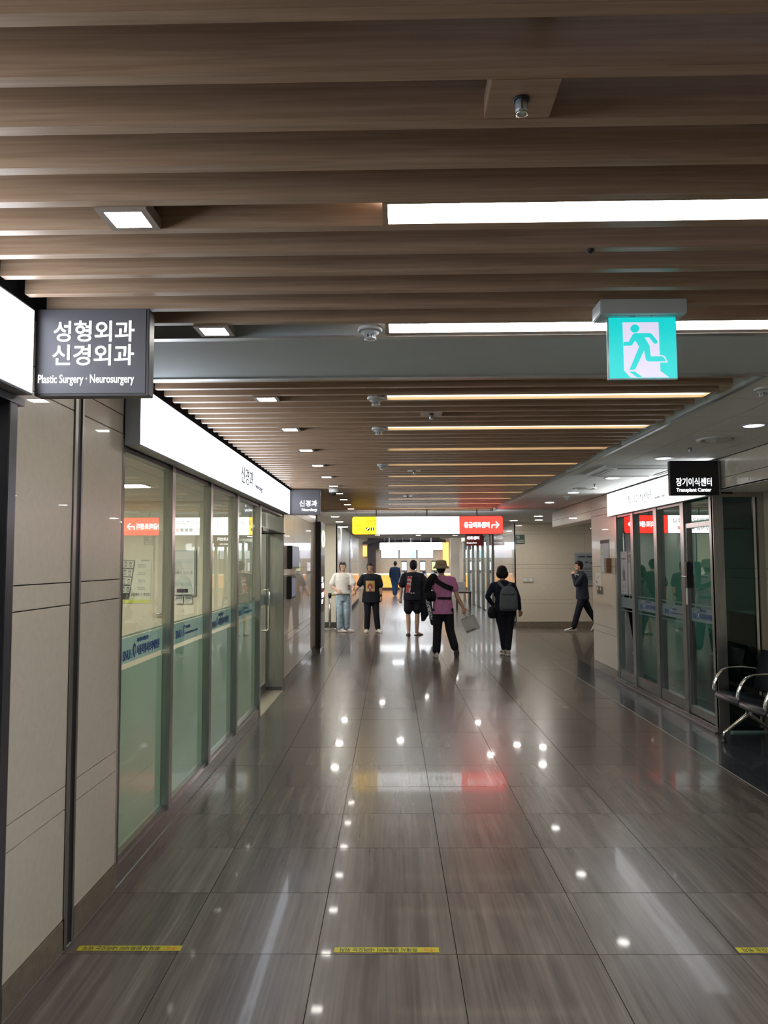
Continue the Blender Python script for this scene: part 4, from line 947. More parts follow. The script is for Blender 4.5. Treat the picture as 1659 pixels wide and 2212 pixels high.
for k in range(4):
    y = 7.385 - 0.5 * k
    P = [(3.11, y, 0.40), (3.095, y, 0.44), (3.105, y, 0.50), (3.14, y, 0.575), (3.18, y, 0.62), (3.24, y, 0.645), (3.36, y, 0.65), (3.49, y, 0.635), (3.53, y, 0.60)]
    mb = MB()
    rg = []
    for i, p in enumerate(P):
        t_ = (Vector(P[min(i + 1, 8)]) - Vector(P[max(i - 1, 0)])).normalized(); n_ = Vector((t_.z, 0, -t_.x)) * 0.008; s_ = Vector((0, 0.022, 0))
        rg.append([Vector(p) + n_ - s_, Vector(p) + n_ + s_, Vector(p) - n_ + s_, Vector(p) - n_ - s_])
    mb.loft(rg); mb.build('armrest', CHROME, bn, bevel=0.004, smooth=True)
    if k < 3: MB().tube([(3.12, y, 0.405), (3.48, y, 0.39)], 0.012, 8).build('seat_rail', STEELD, bn, smooth=True)
MB().box(3.27, 3.33, 5.9, 7.3, 0.29, 0.35).build('beam', BLACK, bn, bevel=0.004)
for y in (7.12, 6.12):
    lg = MB().tube([(3.30, y, 0.33), (3.285, y, 0.245), (3.10, y, 0.105), (3.07, y, 0.085), (3.065, y, 0.03)], [0.02, 0.02, 0.015, 0.014, 0.013], 10).build('leg', CHROME, bn, smooth=True)
    MB().lathe((3.065, y, 0), [(0.028, 0.0012), (0.026, 0.008), (0.012, 0.022), (0.012, 0.032)], 16).build('foot', BLACK, lg, smooth=True)
    lg = MB().tube([(3.30, y, 0.33), (3.315, y, 0.245), (3.50, y, 0.105), (3.53, y, 0.085), (3.535, y, 0.03)], [0.02, 0.02, 0.015, 0.014, 0.013], 10).build('leg', CHROME, bn, smooth=True)
    MB().lathe((3.535, y, 0), [(0.028, 0.0012), (0.026, 0.008), (0.012, 0.022), (0.012, 0.032)], 16).build('foot', BLACK, lg, smooth=True)

# ================================================================== STANCHION
st = thing('stanchion', 'steel queue post with black head beside the far left wall', 'stanchion', (-1.54, 18.9, 0))
MB().lathe((-1.54, 18.9, 0), [(0.17, 0.001), (0.17, 0.012), (0.10, 0.03), (0.035, 0.045)], 32).build('base', STEEL, st, smooth=True)
MB().lathe((-1.54, 18.9, 0), [(0.030, 0.03), (0.030, 0.80)], 20).build('pole', STEEL, st, smooth=True)
MB().lathe((-1.54, 18.9, 0), [(0.04, 0.79), (0.042, 0.88), (0.03, 0.90)], 20).build('head', BLACK, st, smooth=True)
box('belt', -1.50, -1.28, 18.885, 18.915, 0.82, 0.865, mat('belt_gold', (0.32, 0.26, 0.10), 0.5), st)

# ================================================================== FAR CORRIDOR AND HALL
fl = struct('wall_far_left', (-1.4, 25, 0))
box('wall_core', -1.7, -1.43, 19.7, 33, 0, 2.95, TILEB, fl)
box('steel_column', -1.43, -1.38, 19.5, 20.6, 0, 2.65, mat('lilac_steel', (0.45, 0.45, 0.52), 0.25, 0.6), fl); box('white_panel', -1.43, -1.40, 20.6, 25.4, 0.1, 2.65, mat('panel_grey_white', (0.55, 0.56, 0.53), 0.4), fl)
box('steel_column', -1.43, -1.38, 25.4, 26.2, 0, 2.65, MATS['lilac_steel'], fl)
clad(fl, 'x', -1.41, 0, 0, [26.2, 28.3, 30.4, 32.6], 1, [0.13, 0.9, 1.7, 2.2, 2.65])
fr = struct('wall_far_right', (3.17, 26, 0))
box('wall_core', 3.192, 3.5, 19.35, 23.4, 0, 2.95, TILEB, fr)
clad(fr, 'x', XR, 0, 0, [19.33, 21.4, 23.4], -1)
fw = struct('window_5', (3.17, 28, 0))
for i, y in enumerate((23.7, 25.0, 26.4, 27.9, 29.5, 31.2, 33.0)): box('mullion', XR - 0.04, XR + 0.08, y - 0.09, y + 0.09, 0, 2.55, mat('bright_steel', (0.42, 0.43, 0.42), 0.25, 0.8) if i else STEEL, fw)
for a, b in zip((23.7, 25.0, 26.4, 27.9, 29.5, 31.2), (25.0, 26.4, 27.9, 29.5, 31.2, 33.0)): box('glass_pane', XR + 0.01, XR + 0.02, a + 0.09, b - 0.09, 0.05, 2.55, GLASSL, fw)
box('wall_board', 3.15, 3.4, 23.4, 34, 2.55, 2.95, CREAM, fw)
box('wall_board', 3.6, 3.7, 23.5, 34, 0, 2.95, CREAM, fw)
# hall end wall
he = struct('wall_hall_end', (1, 46, 0))
box('wall_board', -7.9, 8.8, 46.6, 46.8, 0, 3.5, mat('hall_wall', (0.42, 0.38, 0.31), 0.5), he)
DKB = mat('dark_brown_panel', (0.022, 0.014, 0.015), 0.4)
MB().prism([(-1.75, 45.7, 2.72), (-1.75, 45.7, 2.85), (-1.5, 45.7, 2.95), (-0.6, 45.7, 3.17), (2.4, 45.7, 3.17), (3.3, 45.7, 2.98), (3.3, 45.7, 2.82), (2.4, 45.7, 2.95), (1.0, 45.7, 3.0), (-0.5, 45.7, 2.97), (-1.3, 45.7, 2.75)], (0, 0.3, 0)).build('portal_arch', mat('portal_edge', (0.02, 0.015, 0.018), 0.4), he)
box('portal_back', -1.45, 2.95, 46.2, 46.3, 2.45, 3.17, DKB, he)
box('portal_side', -1.45, -0.95, 46.1, 46.3, 1.0, 3.17, DKB, he)
OR = emit('cove_orange', (1.0, 0.50, 0.14), 1.1, (0.4, 0.2, 0.05))
for x0, x1, z0, z1 in ((-1.75, -1.5, 2.0, 2.66), (3.16, 3.52, 1.4, 2.85)): box('lit_wood_niche', x0, x1, 46.4, 46.5, z0, z1, OR, he)
box('column_stone', 2.98, 3.42, 38, 38.4, 0, 3.42, TILEW, he)
ct = thing('service_counter', 'long service counter with glowing orange front at the far end', 'counter', (1, 45, 0))
box('base', -1.6, 3.9, 44.6, 45.2, 0, 0.16, mat('counter_base', (0.06, 0.035, 0.03), 0.4), ct); box('glowing_front', -1.6, 3.9, 44.58, 45.2, 0.16, 0.90, emit('counter_glow', (1.0, 0.40, 0.07), 0.85, (0.4, 0.2, 0.05)), ct)  # front emits in place of strip lighting falling on its wood
box('counter_top', -1.65, 3.95, 44.5, 45.3, 0.90, 0.97, emit('counter_light', (1.0, 0.7, 0.35), 0.9), ct)
KWH = mat('kiosk_white', (0.6, 0.6, 0.62), 0.4)
kk = [(0.72, 'leftmost', (0.5, 0.55, 0.6)), (1.26, 'second', (0.75, 0.76, 0.8)), (1.78, 'third', (0.9, 0.85, 1.0)), (2.45, 'rightmost', (0.45, 0.62, 0.06))]
for x, lb, cl in kk:
    t = thing('kiosk', 'white self service kiosk before the orange counter, %s of four' % lb, 'kiosk', (x, 43.0, 0), 'self service kiosks in the far hall')
    MB().box(x - 0.24, x + 0.24, 42.9, 43.3, 0, 1.05).build('cabinet', KWH, t, bevel=0.02)
    MB().box(x - 0.17, x + 0.17, 42.95, 43.02, 1.12, 1.72).build('screen_frame', BLACK, t, bevel=0.01)
    box('screen', x - 0.145, x + 0.145, 42.945, 42.95, 1.18, 1.66, emit('kiosk_screen_' + lb, cl, 0.9), t)
    box('neck', x - 0.04, x + 0.04, 42.98, 43.1, 1.05, 1.3, STEELD, t); box('card_reader', x + 0.0, x + 0.16, 42.9, 42.98, 1.0, 1.1, BLACK, t)
for i, (x0, x1, lb) in enumerate(((-0.62, 0.43, 'left'), (0.46, 1.46, 'middle'), (1.49, 2.44, 'right'))):
    t = thing('ceiling_monitor', '%s one of three wide screens hanging above the far kiosks' % lb, 'monitor', (x0, 43.5, 1.86), 'screens above the far counter')
    box('frame', x0, x1, 43.5, 43.56, 1.85, 2.37, SIGNK, t)
    box('screen', x0 + 0.03, x1 - 0.03, 43.495, 43.5, 1.88, 2.34, emit('screen_' + lb, (0.66, 0.69, 0.90) if i != 1 else (0.5, 0.75, 0.62), 1.0), t)
    for q in (0.2, 0.8): MB().tube([(x0 + q * (x1 - x0), 43.55, 2.37), (x0 + q * (x1 - x0), 43.55, 3.42)], 0.02, 6).build('hanging_rod', STEELD, t)
    if i == 1:
        MB().prism([(x0 + .2, 43.493, 1.95), (x0 + .42, 43.493, 1.92), (x0 + .55, 43.493, 2.02), (x0 + .5, 43.493, 2.3), (x0 + .33, 43.493, 2.3), (x0 + .33, 43.493, 2.05)], (0, -0.001, 0)).build('pink_shape', emit('pink_shape', (0.9, 0.35, 0.42), 0.9), t)
        MB().prism([(x0 + .52, 43.493, 1.92), (x0 + .85, 43.493, 1.89), (x0 + .95, 43.493, 2.0), (x0 + .93, 43.493, 2.3), (x0 + .7, 43.493, 2.3), (x0 + .7, 43.493, 2.0)], (0, -0.001, 0)).build('blue_shape', emit('blue_shape', (0.05, 0.35, 0.8), 0.9), t)
    else:
        mb = MB()
        for k in range(5): mb.box(x0 + 0.1, x1 - 0.3 - 0.05 * k, 43.493, 43.494, 1.95 + 0.07 * k, 1.965 + 0.07 * k)
        mb.build('screen_text', GREYINK, t)
pc = thing('leaflet_cabinet', 'white cabinet on a brown stand against the far right glazing', 'cabinet', (2.45, 26.8, 0))
MB().box(2.28, 2.60, 26.6, 26.95, 0.60, 0.95).build('cabinet', KWH, pc, bevel=0.01); box('slot', 2.4, 2.48, 26.598, 26.6, 0.73, 0.745, BLACK, pc); box('stand_top', 2.25, 2.8, 26.55, 27.0, 0.56, 0.60, DKB, pc)
for x, y in ((2.29, 26.6), (2.76, 26.6), (2.29, 26.96), (2.76, 26.96)): box('leg', x, x + 0.03, y, y + 0.03, 0, 0.56, DKB, pc)
MB().prism([(2.45, 26.75, 0.95), (2.47, 26.75, 0.95), (2.53, 26.75, 1.08), (2.51, 26.75, 1.08)], (0, 0.08, 0)).build('leaflet', PAPER, pc)
HALL = emit('hall_lamp', (0.90, 0.94, 1.0), E_HALL)
for x in (-3.5, 1, 5.5):
    for y in (33, 38.5, 43.5):
        t = thing('hall_light', 'flat bright panel light in the high far hall ceiling, %s row, %s one' % ({-3.5: 'left', 1: 'middle', 5.5: 'right'}[x], {33: 'nearest', 38.5: 'second', 43.5: 'farthest'}[y]), 'ceiling light', (x, y, 3.42), 'panel lights of the far hall')
        box('light_frame', x - 1.0, x + 1.0, y - 0.43, y + 0.43, 3.40, 3.42, WHITE, t); box('diffuser', x - 0.95, x + 0.95, y - 0.38, y + 0.38, 3.395, 3.40, HALL, t)

# ================================================================== PEOPLE
SKIN = mat('skin', (0.50, 0.29, 0.195), 0.55, vary=0.04)
SKINP = mat('skin_pale', (0.60, 0.38, 0.27), 0.55, vary=0.04)
HAIR = mat('hair_black', (0.010, 0.009, 0.010), 0.6, spec=0.2, vary=0.3, scale=60, stretch=(1, 1, 0.15))
LIP = mat('lips', (0.30, 0.10, 0.08), 0.5); EYEW = mat('eye_white', (0.6, 0.58, 0.55), 0.3)
def cloth(name, c, vary=0.12): return mat(name, c, 0.85, vary=vary, scale=14, bump=0.6, spec=0.25)
NAVYK = cloth('cloth_black_navy', (0.012, 0.013, 0.020)); DENIM = cloth('denim_pale', (0.34, 0.44, 0.52), 0.25); DENIMB = cloth('denim_blue', (0.018, 0.05, 0.12), 0.25)
PINK = cloth('shirt_mauve', (0.50, 0.20, 0.40)); WHT = cloth('shirt_white', (0.80, 0.78, 0.74)); JKT = cloth('jacket_navy', (0.022, 0.026, 0.040)); NVY = cloth('sweater_navy', (0.010, 0.014, 0.034))
def remesh(mb, name, m, parent, vox, smooth_it=4, cut=None):
    me = bpy.data.meshes.new(name); me.from_pydata(mb.v, [], mb.f); me.update()
    bm = bmesh.new(); bm.from_mesh(me); bmesh.ops.recalc_face_normals(bm, faces=bm.faces); bm.to_mesh(me); bm.free()
    o = bpy.data.objects.new(name, me); COL.objects.link(o)
    r_ = o.modifiers.new('r', 'REMESH'); r_.mode = 'VOXEL'; r_.voxel_size = vox; r_.use_smooth_shade = True
    if smooth_it:
        q = o.modifiers.new('s', 'SMOOTH'); q.factor = 0.5; q.iterations = smooth_it
    dg = bpy.context.evaluated_depsgraph_get(); dg.update()
    m2 = bpy.data.meshes.new_from_object(o.evaluated_get(dg), depsgraph=dg)
    bpy.data.objects.remove(o); bpy.data.meshes.remove(me); m2.name = name
    if cut:
        bm = bmesh.new(); bm.from_mesh(m2); bmesh.ops.delete(bm, geom=[f for f in bm.faces if cut(f.calc_center_median())], context='FACES'); bm.to_mesh(m2); bm.free()
    m2.shade_smooth()
    return link(name, m2, m, parent)
V = Vector
def ring(c, side, fwd, a, b, n=16):
    return [c + side * (a * math.cos(2 * PI * k / n)) + fwd * (b * math.sin(2 * PI * k / n)) for k in range(n)]
def limb(mb, pts, rad):
    """tapered limb with rounded ends; pts in world, rad per point"""
    P = [V(p) for p in pts]; d0 = (P[0] - P[1]).normalized(); d1 = (P[-1] - P[-2]).normalized()
    P2 = [P[0] + d0 * rad[0] * 0.8] + P + [P[-1] + d1 * rad[-1] * 0.8]; R2 = [rad[0] * 0.55] + list(rad) + [rad[-1] * 0.55]
    mb.tube(P2, R2, 12)
def person(name, label, base, J, face, h=1.0, skin=SKIN, group=None):
    """J: joints relative to base in world axes (x right, y away, z up); face: angle the body faces (0 = away, 180 = to the viewer)"""
    root = thing(name, label, 'person', base, group)
    B = V(base); a = math.radians(face)
    F = V((-math.sin(a), math.cos(a), 0)); S_ = V((math.cos(a), math.sin(a), 0))   # forward and the body's right side
    W = {k: B + V(v) for k, v in J.items() if len(v) == 3}
    ha = math.radians(J['hface'][0]) if 'hface' in J else a
    HF = V((-math.sin(ha), math.cos(ha), 0)); HS = V((math.cos(ha), math.sin(ha), 0))
    mb = MB()
    hips = (W['hR'] + W['hL']) / 2; shs = (W['sR'] + W['sL']) / 2; nk = W['neck']; hd = W['head']
    sd = (W['sR'] - W['sL']); sd.z = 0; sd = sd.normalized() if sd.length > 0.01 else S_; fw = V((0, 0, 1)).cross(sd)
    waist = hips.lerp(shs, 0.42)
    tor = [(hips - V((0, 0, 0.07)), .13, .085), (hips, .155, .10), (hips.lerp(shs, 0.22), .145, .10), (waist, .13, .092), (hips.lerp(shs, 0.72), .155, .105), (hips.lerp(shs, 0.93), .15, .092), (shs + V((0, 0, 0.02)), .08, .06), (nk, .050, .050)]
    mb.loft([ring(c, sd, fw, p * h, q * h) for c, p, q in tor])
    limb(mb, [nk - V((0, 0, .05)), nk.lerp(hd, 0.55)], [.052 * h, .05 * h])
    # head: skull, jaw, nose, ears
    R_ = Matrix((HS, HF, V((0, 0, 1)))).transposed()
    mb.ell(hd + V((0, 0, .02)) * h, (.074 * h, .092 * h, .098 * h), R_, 20, 14)
    mb.ell(hd + HF * .022 * h - V((0, 0, .055)) * h, (.055 * h, .062 * h, .058 * h), R_, 16, 10)
    mb.ell(hd + HF * .094 * h - V((0, 0, .012)) * h, (.012 * h, .018 * h, .024 * h), R_, 10, 8)
    for s_ in (-1, 1): mb.ell(hd + HS * s_ * .075 * h + V((0, 0, -.005)) * h, (.010 * h, .018 * h, .03 * h), R_, 10, 8)
    for sN in 'LR':
        sh, el, wr_ = W['s' + sN], W['e' + sN], W['w' + sN]
        limb(mb, [shs.lerp(sh, .55) - V((0, 0, .02)), sh.lerp(el, .08), sh.lerp(el, .5), el], [.040 * h, .044 * h, .042 * h, .037 * h])
        limb(mb, [el, el.lerp(wr_, .35), wr_], [.038 * h, .038 * h, .025 * h])
        # hand: palm, four unequal fingers, thumb
        dv = (W['k' + sN] - wr_).normalized() if 'k' + sN in W else (wr_ - el).normalized()
        pn = V(J.get('n' + sN, (0, 1, 0))); pn = (pn - dv * pn.dot(dv)).normalized(); ax = dv.cross(pn).normalized()
        if 't' + sN in J: ax = ax * (1 if ax.dot(V(J['t' + sN])) < 0 else -1)
        else: ax = ax * (1 if ax.dot(F) < 0 else -1)     # thumb on the forward edge
        c = wr_ + dv * .045 * h
        Rm = Matrix((ax, pn, dv)).transposed()
        mb.ell(c, (.040 * h, .017 * h, .052 * h), Rm, 14, 10)
        curl = J.get('c' + sN, (0.5,))[0]
        for k, (ln, of) in enumerate(((.070, -.030), (.078, -.010), (.072, .010), (.056, .029))):
            p = wr_ + dv * .075 * h + ax * of * h; pts_ = [p - dv * .02 * h, p]; dd = dv.copy()
            for sg in range(3):
                dd = (dd * math.cos(curl * (0.5 + 0.35 * sg)) + pn * math.sin(curl * (0.5 + 0.35 * sg))).normalized(); pts_.append(pts_[-1] + dd * ln * h / 3)
            limb(mb, pts_, [.0088 * h, .009 * h, .0085 * h, .008 * h, .007 * h])
        p = wr_ + dv * .03 * h - ax * .032 * h
        limb(mb, [p, p - ax * .022 * h + dv * .025 * h + pn * .008 * h, p - ax * .028 * h + dv * .052 * h + pn * .02 * h], [.012 * h, .0105 * h, .009 * h])
        hp, kn, an = W['h' + sN], W['n_' + sN] if 'n_' + sN in W else W['g' + sN], W['a' + sN]
        limb(mb, [hp, hp.lerp(kn, .45), kn], [.082 * h, .070 * h, .053 * h]); limb(mb, [kn, kn.lerp(an, .3), an], [.052 * h, .055 * h, .035 * h])
        ft = V(J['f' + sN]).normalized(); limb(mb, [an - V((0, 0, .0)) - ft * .01, an + ft * .06 * h - V((0, 0, .035)), an + ft * .15 * h - V((0, 0, .055))], [.036 * h, .034 * h, .024 * h])
    body = remesh(mb, 'body', skin, root, 0.0068, 2)
    # face
    for s_ in (-1, 1):
        MB().ell(hd + HF * .083 * h + HS * s_ * .030 * h + V((0, 0, .012)) * h, (.013 * h, .008 * h, .008 * h), R_, 10, 6).build('eye', EYEW, root, smooth=True)
        MB().ell(hd + HF * .090 * h + HS * s_ * .030 * h + V((0, 0, .012)) * h, (.006 * h, .004 * h, .006 * h), R_, 8, 6).build('pupil', BLACK, root, smooth=True)
        MB().ell(hd + HF * .088 * h + HS * s_ * .030 * h + V((0, 0, .030)) * h, (.017 * h, .006 * h, .003 * h), R_, 8, 6).build('eyebrow', HAIR, root, smooth=True)
    MB().ell(hd + HF * .082 * h - V((0, 0, .052)) * h, (.020 * h, .008 * h, .005 * h), R_, 10, 6).build('mouth', LIP, root, smooth=True)
    return root, W, dict(F=F, S=sd, fw=fw, HF=HF, HS=HS, R=R_, hips=hips, shs=shs, waist=waist, h=h, body=body)
def top(ctx, root, name, m, hem, ex=0.03, sleeve=0.5, W=None, wide=1.0, vox=0.011, sl=(1, 1), low=0.0, flare=0.0, collar=True):
    root, W, c = ctx; h = c['h']; mb = MB(); hips, shs, sd, fw = c['hips'], c['shs'], c['S'], c['fw']
    dn = V((0, 0, 1))
    hz = hips + V((0, 0, hem))
    secs = [(hz, .160 + flare, .115 + flare * .6), (hips.lerp(shs, .2), .152 + flare * .6, .112), (c['waist'], .145, .106), (hips.lerp(shs, .72), .163, .115), (hips.lerp(shs, .90), .160, .104), (shs + V((0, 0, .018)), .115, .08), (W['neck'] + V((0, 0, -.005 if collar else -.03)), .066, .066)]
    if hem > 0.09: secs = [secs[0]] + secs[2:]
    mb.loft([ring(p, sd, fw, a * h * wide + ex * .3, b * h * wide + ex * .3, 20) for p, a, b in secs])
    for sN, t_ in zip('LR', sl):
        if t_ <= 0: continue
        sh, el, wr_ = W['s' + sN], W['e' + sN], W['w' + sN]
        sv = sleeve if t_ == 1 else t_
        if sv <= 1:
            limb(mb, [shs.lerp(sh, .6), sh.lerp(el, .06), sh.lerp(el, sv * .6), sh.lerp(el, sv)], [.052 * h, .060 * h, (.058 + ex * .3) * h, (.056 + ex * .45) * h])
        else:
            limb(mb, [shs.lerp(sh, .6), sh.lerp(el, .06), sh.lerp(el, .6), el], [.052 * h, .059 * h, .057 * h, .050 * h]); limb(mb, [el, el.lerp(wr_, sv - 1)], [.051 * h, .038 * h])
    return remesh(mb, name, m, root, vox, 3)
def trousers(ctx, name, m, r=(.105, .088, .075, .066), upto=1.0, waist=0.06, vox=0.011, seat=(.165, .125), frac=None):
    root, W, c = ctx; h = c['h']; mb = MB(); hips = c['hips']
    mb.loft([ring(hips + V((0, 0, z)), c['S'], c['fw'], a * h, b * h, 20) for z, a, b in ((-.10, seat[0] * .93, seat[1] * .95), (-.04, seat[0], seat[1]), (.03, seat[0] * .96, seat[1] * .93), (waist, seat[0] * .88, seat[1] * .86))])
    for sN in 'LR':
        hp, kn, an = W['h' + sN], W['g' + sN], W['a' + sN]
        if upto <= 0.5:
            e = hp.lerp(kn, upto * 2); limb(mb, [hp, hp.lerp(e, .5), e], [r[0] * h, r[1] * h, r[2] * h])
        else:
            e = kn.lerp(an, (upto - .5) * 2)
            limb(mb, [hp, hp.lerp(kn, .5), kn], [r[0] * h, r[1] * h, r[2] * h]); limb(mb, [kn, kn.lerp(e, .5), e], [r[2] * h, (r[2] + r[3]) / 2 * h, r[3] * h])
    return remesh(mb, name, m, root, vox, 3)
def shoe(ctx, sN, m, sole, tilt=0.0, L=.26, laces=False, stripe=None):
    root, W, c = ctx; an = W['a' + sN]; J = ctx[2]['J']; ft = V(J['f' + sN]); ft.z = 0; ft.normalize(); sd = V((0, 0, 1)).cross(ft)
    up = V((0, 0, 1)); f2 = ft
    if tilt: f2 = (ft * math.cos(tilt) - up * math.sin(tilt)); up = (up * math.cos(tilt) + ft * math.sin(tilt))
    H0 = an - up * .075      # point under the ankle on the sole
    def st_(t, w_, z0, z1): 
        c0 = H0 + f2 * (t * L - .065)
        return [c0 + sd * x * w_ + up * z for x, z in ((-.8, z0), (.8, z0), (1, z0 + .3 * (z1 - z0)), (.75, z0 + .8 * (z1 - z0)), (.3, z1), (-.3, z1), (-.75, z0 + .8 * (z1 - z0)), (-1, z0 + .3 * (z1 - z0)))]
    up_ = MB().loft([st_(0, .020, .012, .05), st_(.05, .032, .014, .085), st_(.25, .036, .014, .092), st_(.45, .038, .014, .075), st_(.7, .045, .014, .052), st_(.9, .040, .014, .040), st_(1, .018, .016, .028)])
    u = up_.build('shoe', m, root, smooth=True)
    so = MB().loft([[p for p in st_(t, w_, 0.0, .022)] for t, w_ in ((-.01, .022), (.04, .036), (.25, .037), (.45, .038), (.7, .049), (.92, .042), (1.02, .018))]).build('sole', sole, u, smooth=False)
    if stripe:
        for s_ in (-1, 1): MB().loft([[H0 + f2 * (t * L - .065) + sd * s_ * w_ + up * z for z in (a, a + .02)] + [H0 + f2 * (t * L - .065) + sd * s_ * (w_ + .004) + up * z for z in (a + .02, a)] for t, w_, a in ((.15, .034, .03), (.4, .038, .045), (.65, .042, .025))]).build('stripe', stripe, u)
    return u
def bvh_of(o):
    r0 = root_of(o); vs = [v.co + r0 for v in o.data.vertices]
    return BVHTree.FromPolygons(vs, [tuple(p.vertices) for p in o.data.polygons])
def ribbon(bv, pts, w_, dirn, name, m, parent, lift=0.006, th=0.006, n=24):
    """strap following a garment: pts are world points outside it, cast along dirn"""
    P = [V(p) for p in pts]; D = V(dirn).normalized(); rings = []
    seg = [(P[i + 1] - P[i]).length for i in range(len(P) - 1)]; T = sum(seg)
    for k in range(n + 1):
        d = T * k / n; i = 0
        while i < len(seg) - 1 and d > seg[i]: d -= seg[i]; i += 1
        tdir = (P[i + 1] - P[i]).normalized(); p = P[i] + tdir * d; sd = tdir.cross(D).normalized() * w_ / 2
        rr = []
        for s_ in (-1, 0, 1):
            hit = bv.ray_cast(p + sd * s_ - D * 1.0, D, 2.0); rr.append(hit[0] if hit[0] else None)
        if any(x is None for x in rr): continue
        a, b, c = [x - D * lift for x in rr]; rings.append([a, b, c, c - D * th, b - D * th, a - D * th])
    if len(rings) > 2: return MB().loft(rings).build(name, m, parent, smooth=False)
def decal(bv, c, sx, sz, D, fn, name, m, parent, nx=14, nz=18, lift=0.004):
    """flat print laid on a garment where fn(u, v) is true"""
    D = V(D).normalized(); X = D.cross(V((0, 0, 1))).normalized(); Z = V((0, 0, 1)); c = V(c); hitm = {}
    mb = MB()
    def P(i, j):
        if (i, j) not in hitm:
            p = c + X * (i / nx - .5) * sx + Z * (j / nz - .5) * sz; h_ = bv.ray_cast(p - D * 1.0, D, 2.0); hitm[(i, j)] = (h_[0] - D * lift) if h_[0] else None
        return hitm[(i, j)]
    for i in range(nx):
        for j in range(nz):
            if fn((i + .5) / nx, (j + .5) / nz):
                q = [P(i, j), P(i + 1, j), P(i + 1, j + 1), P(i, j + 1)]
                if all(x is not None for x in q): mb.prism(q, -D * 0.0012)
    if mb.v: return mb.build(name, m, parent)
def hair_cap(ctx, name='hair', grow=.014, back=.02, fringe=.045, low=-.03, m=HAIR, extra=None):
    """hair shell leaving the face free"""
    root, W, c = ctx; h = c['h']; hd = W['head']; HF, HS = c['HF'], c['HS']; mb = MB()
    mb.ell(hd + V((0, 0, .030)) * h - HF * .010 * h, ((.074 + grow) * h, (.092 + grow) * h, (.098 + grow) * h), c['R'], 24, 18)
    mb.ell(hd - HF * (.035 + back) * h - V((0, 0, .010)) * h, ((.068 + grow) * h, .062 * h, .085 * h), c['R'], 20, 14)
    if extra: extra(mb, hd, HF, HS, h)
    def cut(p):
        q = p - hd; f_ = q.dot(HF) / h; z = q.z / h; s_ = abs(q.dot(HS)) / h
        return (f_ > .030 and z < fringe) or (f_ > -.02 and z < low + .02) or z < low - .06
    me_ = remesh(mb, name, m, root, .007, 2, cut if not extra else None)
    so = me_.modifiers.new('thick', 'SOLIDIFY'); so.thickness = 0.006; so.offset = -1
    return me_
SOLEW = mat('sole_white', (0.6, 0.6, 0.57), 0.6); SOLEG = mat('sole_grey', (0.11, 0.10, 0.10), 0.8); SHW = mat('shoe_white', (0.6, 0.58, 0.54), 0.6)

# ---- man in mauve shirt and bucket hat
J4 = dict(head=(-.03, 0, 1.55), neck=(-.02, 0, 1.43), sL=(-.20, 0, 1.375), sR=(.17, 0, 1.375), eL=(-.255, .06, 1.12), wL=(-.14, .16, 1.08), eR=(.245, -.02, 1.07), wR=(.345, -.04, .87),
          kR=(.37, -.05, .78), hL=(-.085, 0, .84), hR=(.085, 0, .84), gL=(-.10, .06, .46), gR=(.12, .03, .47), aL=(-.125, -.02, .085), aR=(.20, -.06, .16), fL=(-.1, 1, 0), fR=(.25, 1, 0), nR=(-.2, 1, 0), cR=(.95,), nL=(0, 1, 0))
ctx = person('person', 'person in mauve short sleeved shirt and beige bucket hat walking away with a white bag', (.903, 13.34, 0), J4, 0); ctx[2]['J'] = J4; r4, W4, c4 = ctx
s4 = top(ctx, r4, 'shirt', PINK, -.085, .02, .62, wide=1.06, flare=.012, sl=(1, 1)); t4 = trousers(ctx, 'trousers', NAVYK, (.105, .092, .078, .072), .97)
shoe(ctx, 'L', SHW, SOLEW)
# right shoe: heel up, toes on the ground
def tipshoe(ctx, sN, base, ftd, tilt, m, sole, L=.26):
    ft = V(ftd).normalized(); up = V((0, 0, 1)); sd = up.cross(ft); f2 = ft * math.cos(tilt) - up * math.sin(tilt); u2 = up * math.cos(tilt) + ft * math.sin(tilt)
    tip = ctx[2]['B'] + V(base); H0 = tip - f2 * L * .93
    def st_(t, w_, z0, z1):
        c0 = H0 + f2 * t * L
        return [c0 + sd * x * w_ + u2 * z for x, z in ((-.8, z0), (.8, z0), (1, z0 + .3 * (z1 - z0)), (.75, z0 + .8 * (z1 - z0)), (.3, z1), (-.3, z1), (-.75, z0 + .8 * (z1 - z0)), (-1, z0 + .3 * (z1 - z0)))]
    u = MB().loft([st_(0, .020, .012, .05), st_(.05, .032, .014, .085), st_(.25, .036, .014, .092), st_(.45, .038, .014, .075), st_(.7, .045, .014, .052), st_(.9, .040, .014, .040), st_(1, .018, .016, .028)]).build('shoe', m, ctx[0], smooth=True)
    MB().loft([st_(t, w_, 0, .02) for t, w_ in ((-.01, .024), (.05, .038), (.25, .038), (.45, .039), (.7, .050), (.92, .042), (1.02, .018))]).build('sole', sole, u)
c4['B'] = V((.903, 13.34, 0)); tipshoe(ctx, 'R', (.235, .06, .006), (.12, 1, 0), math.radians(62), SHW, SOLEG)
HATM = cloth('hat_beige', (0.28, 0.235, 0.16)); hd = W4['head']
mb = MB(); mb.lathe(hd, [(.142, .000), (.150, .004), (.125, .035), (.104, .062), (.100, .10), (.094, .128), (.075, .145), (.03, .152)], 32)
bh = mb.build('bucket_hat', HATM, r4, smooth=True); mb = MB(); mb.lathe(hd, [(.1045, .060), (.1055, .064), (.1035, .078), (.1025, .080)], 32); mb.build('hat_seam', cloth('hat_seam', (0.22, 0.18, 0.12)), bh, smooth=True)
hair_cap(ctx, 'hair', .006, .0, .02, -.02)
BLKS = cloth('strap_black', (0.010, 0.010, 0.014)); bv = bvh_of(s4); B4 = V((.903, 13.34, 0))
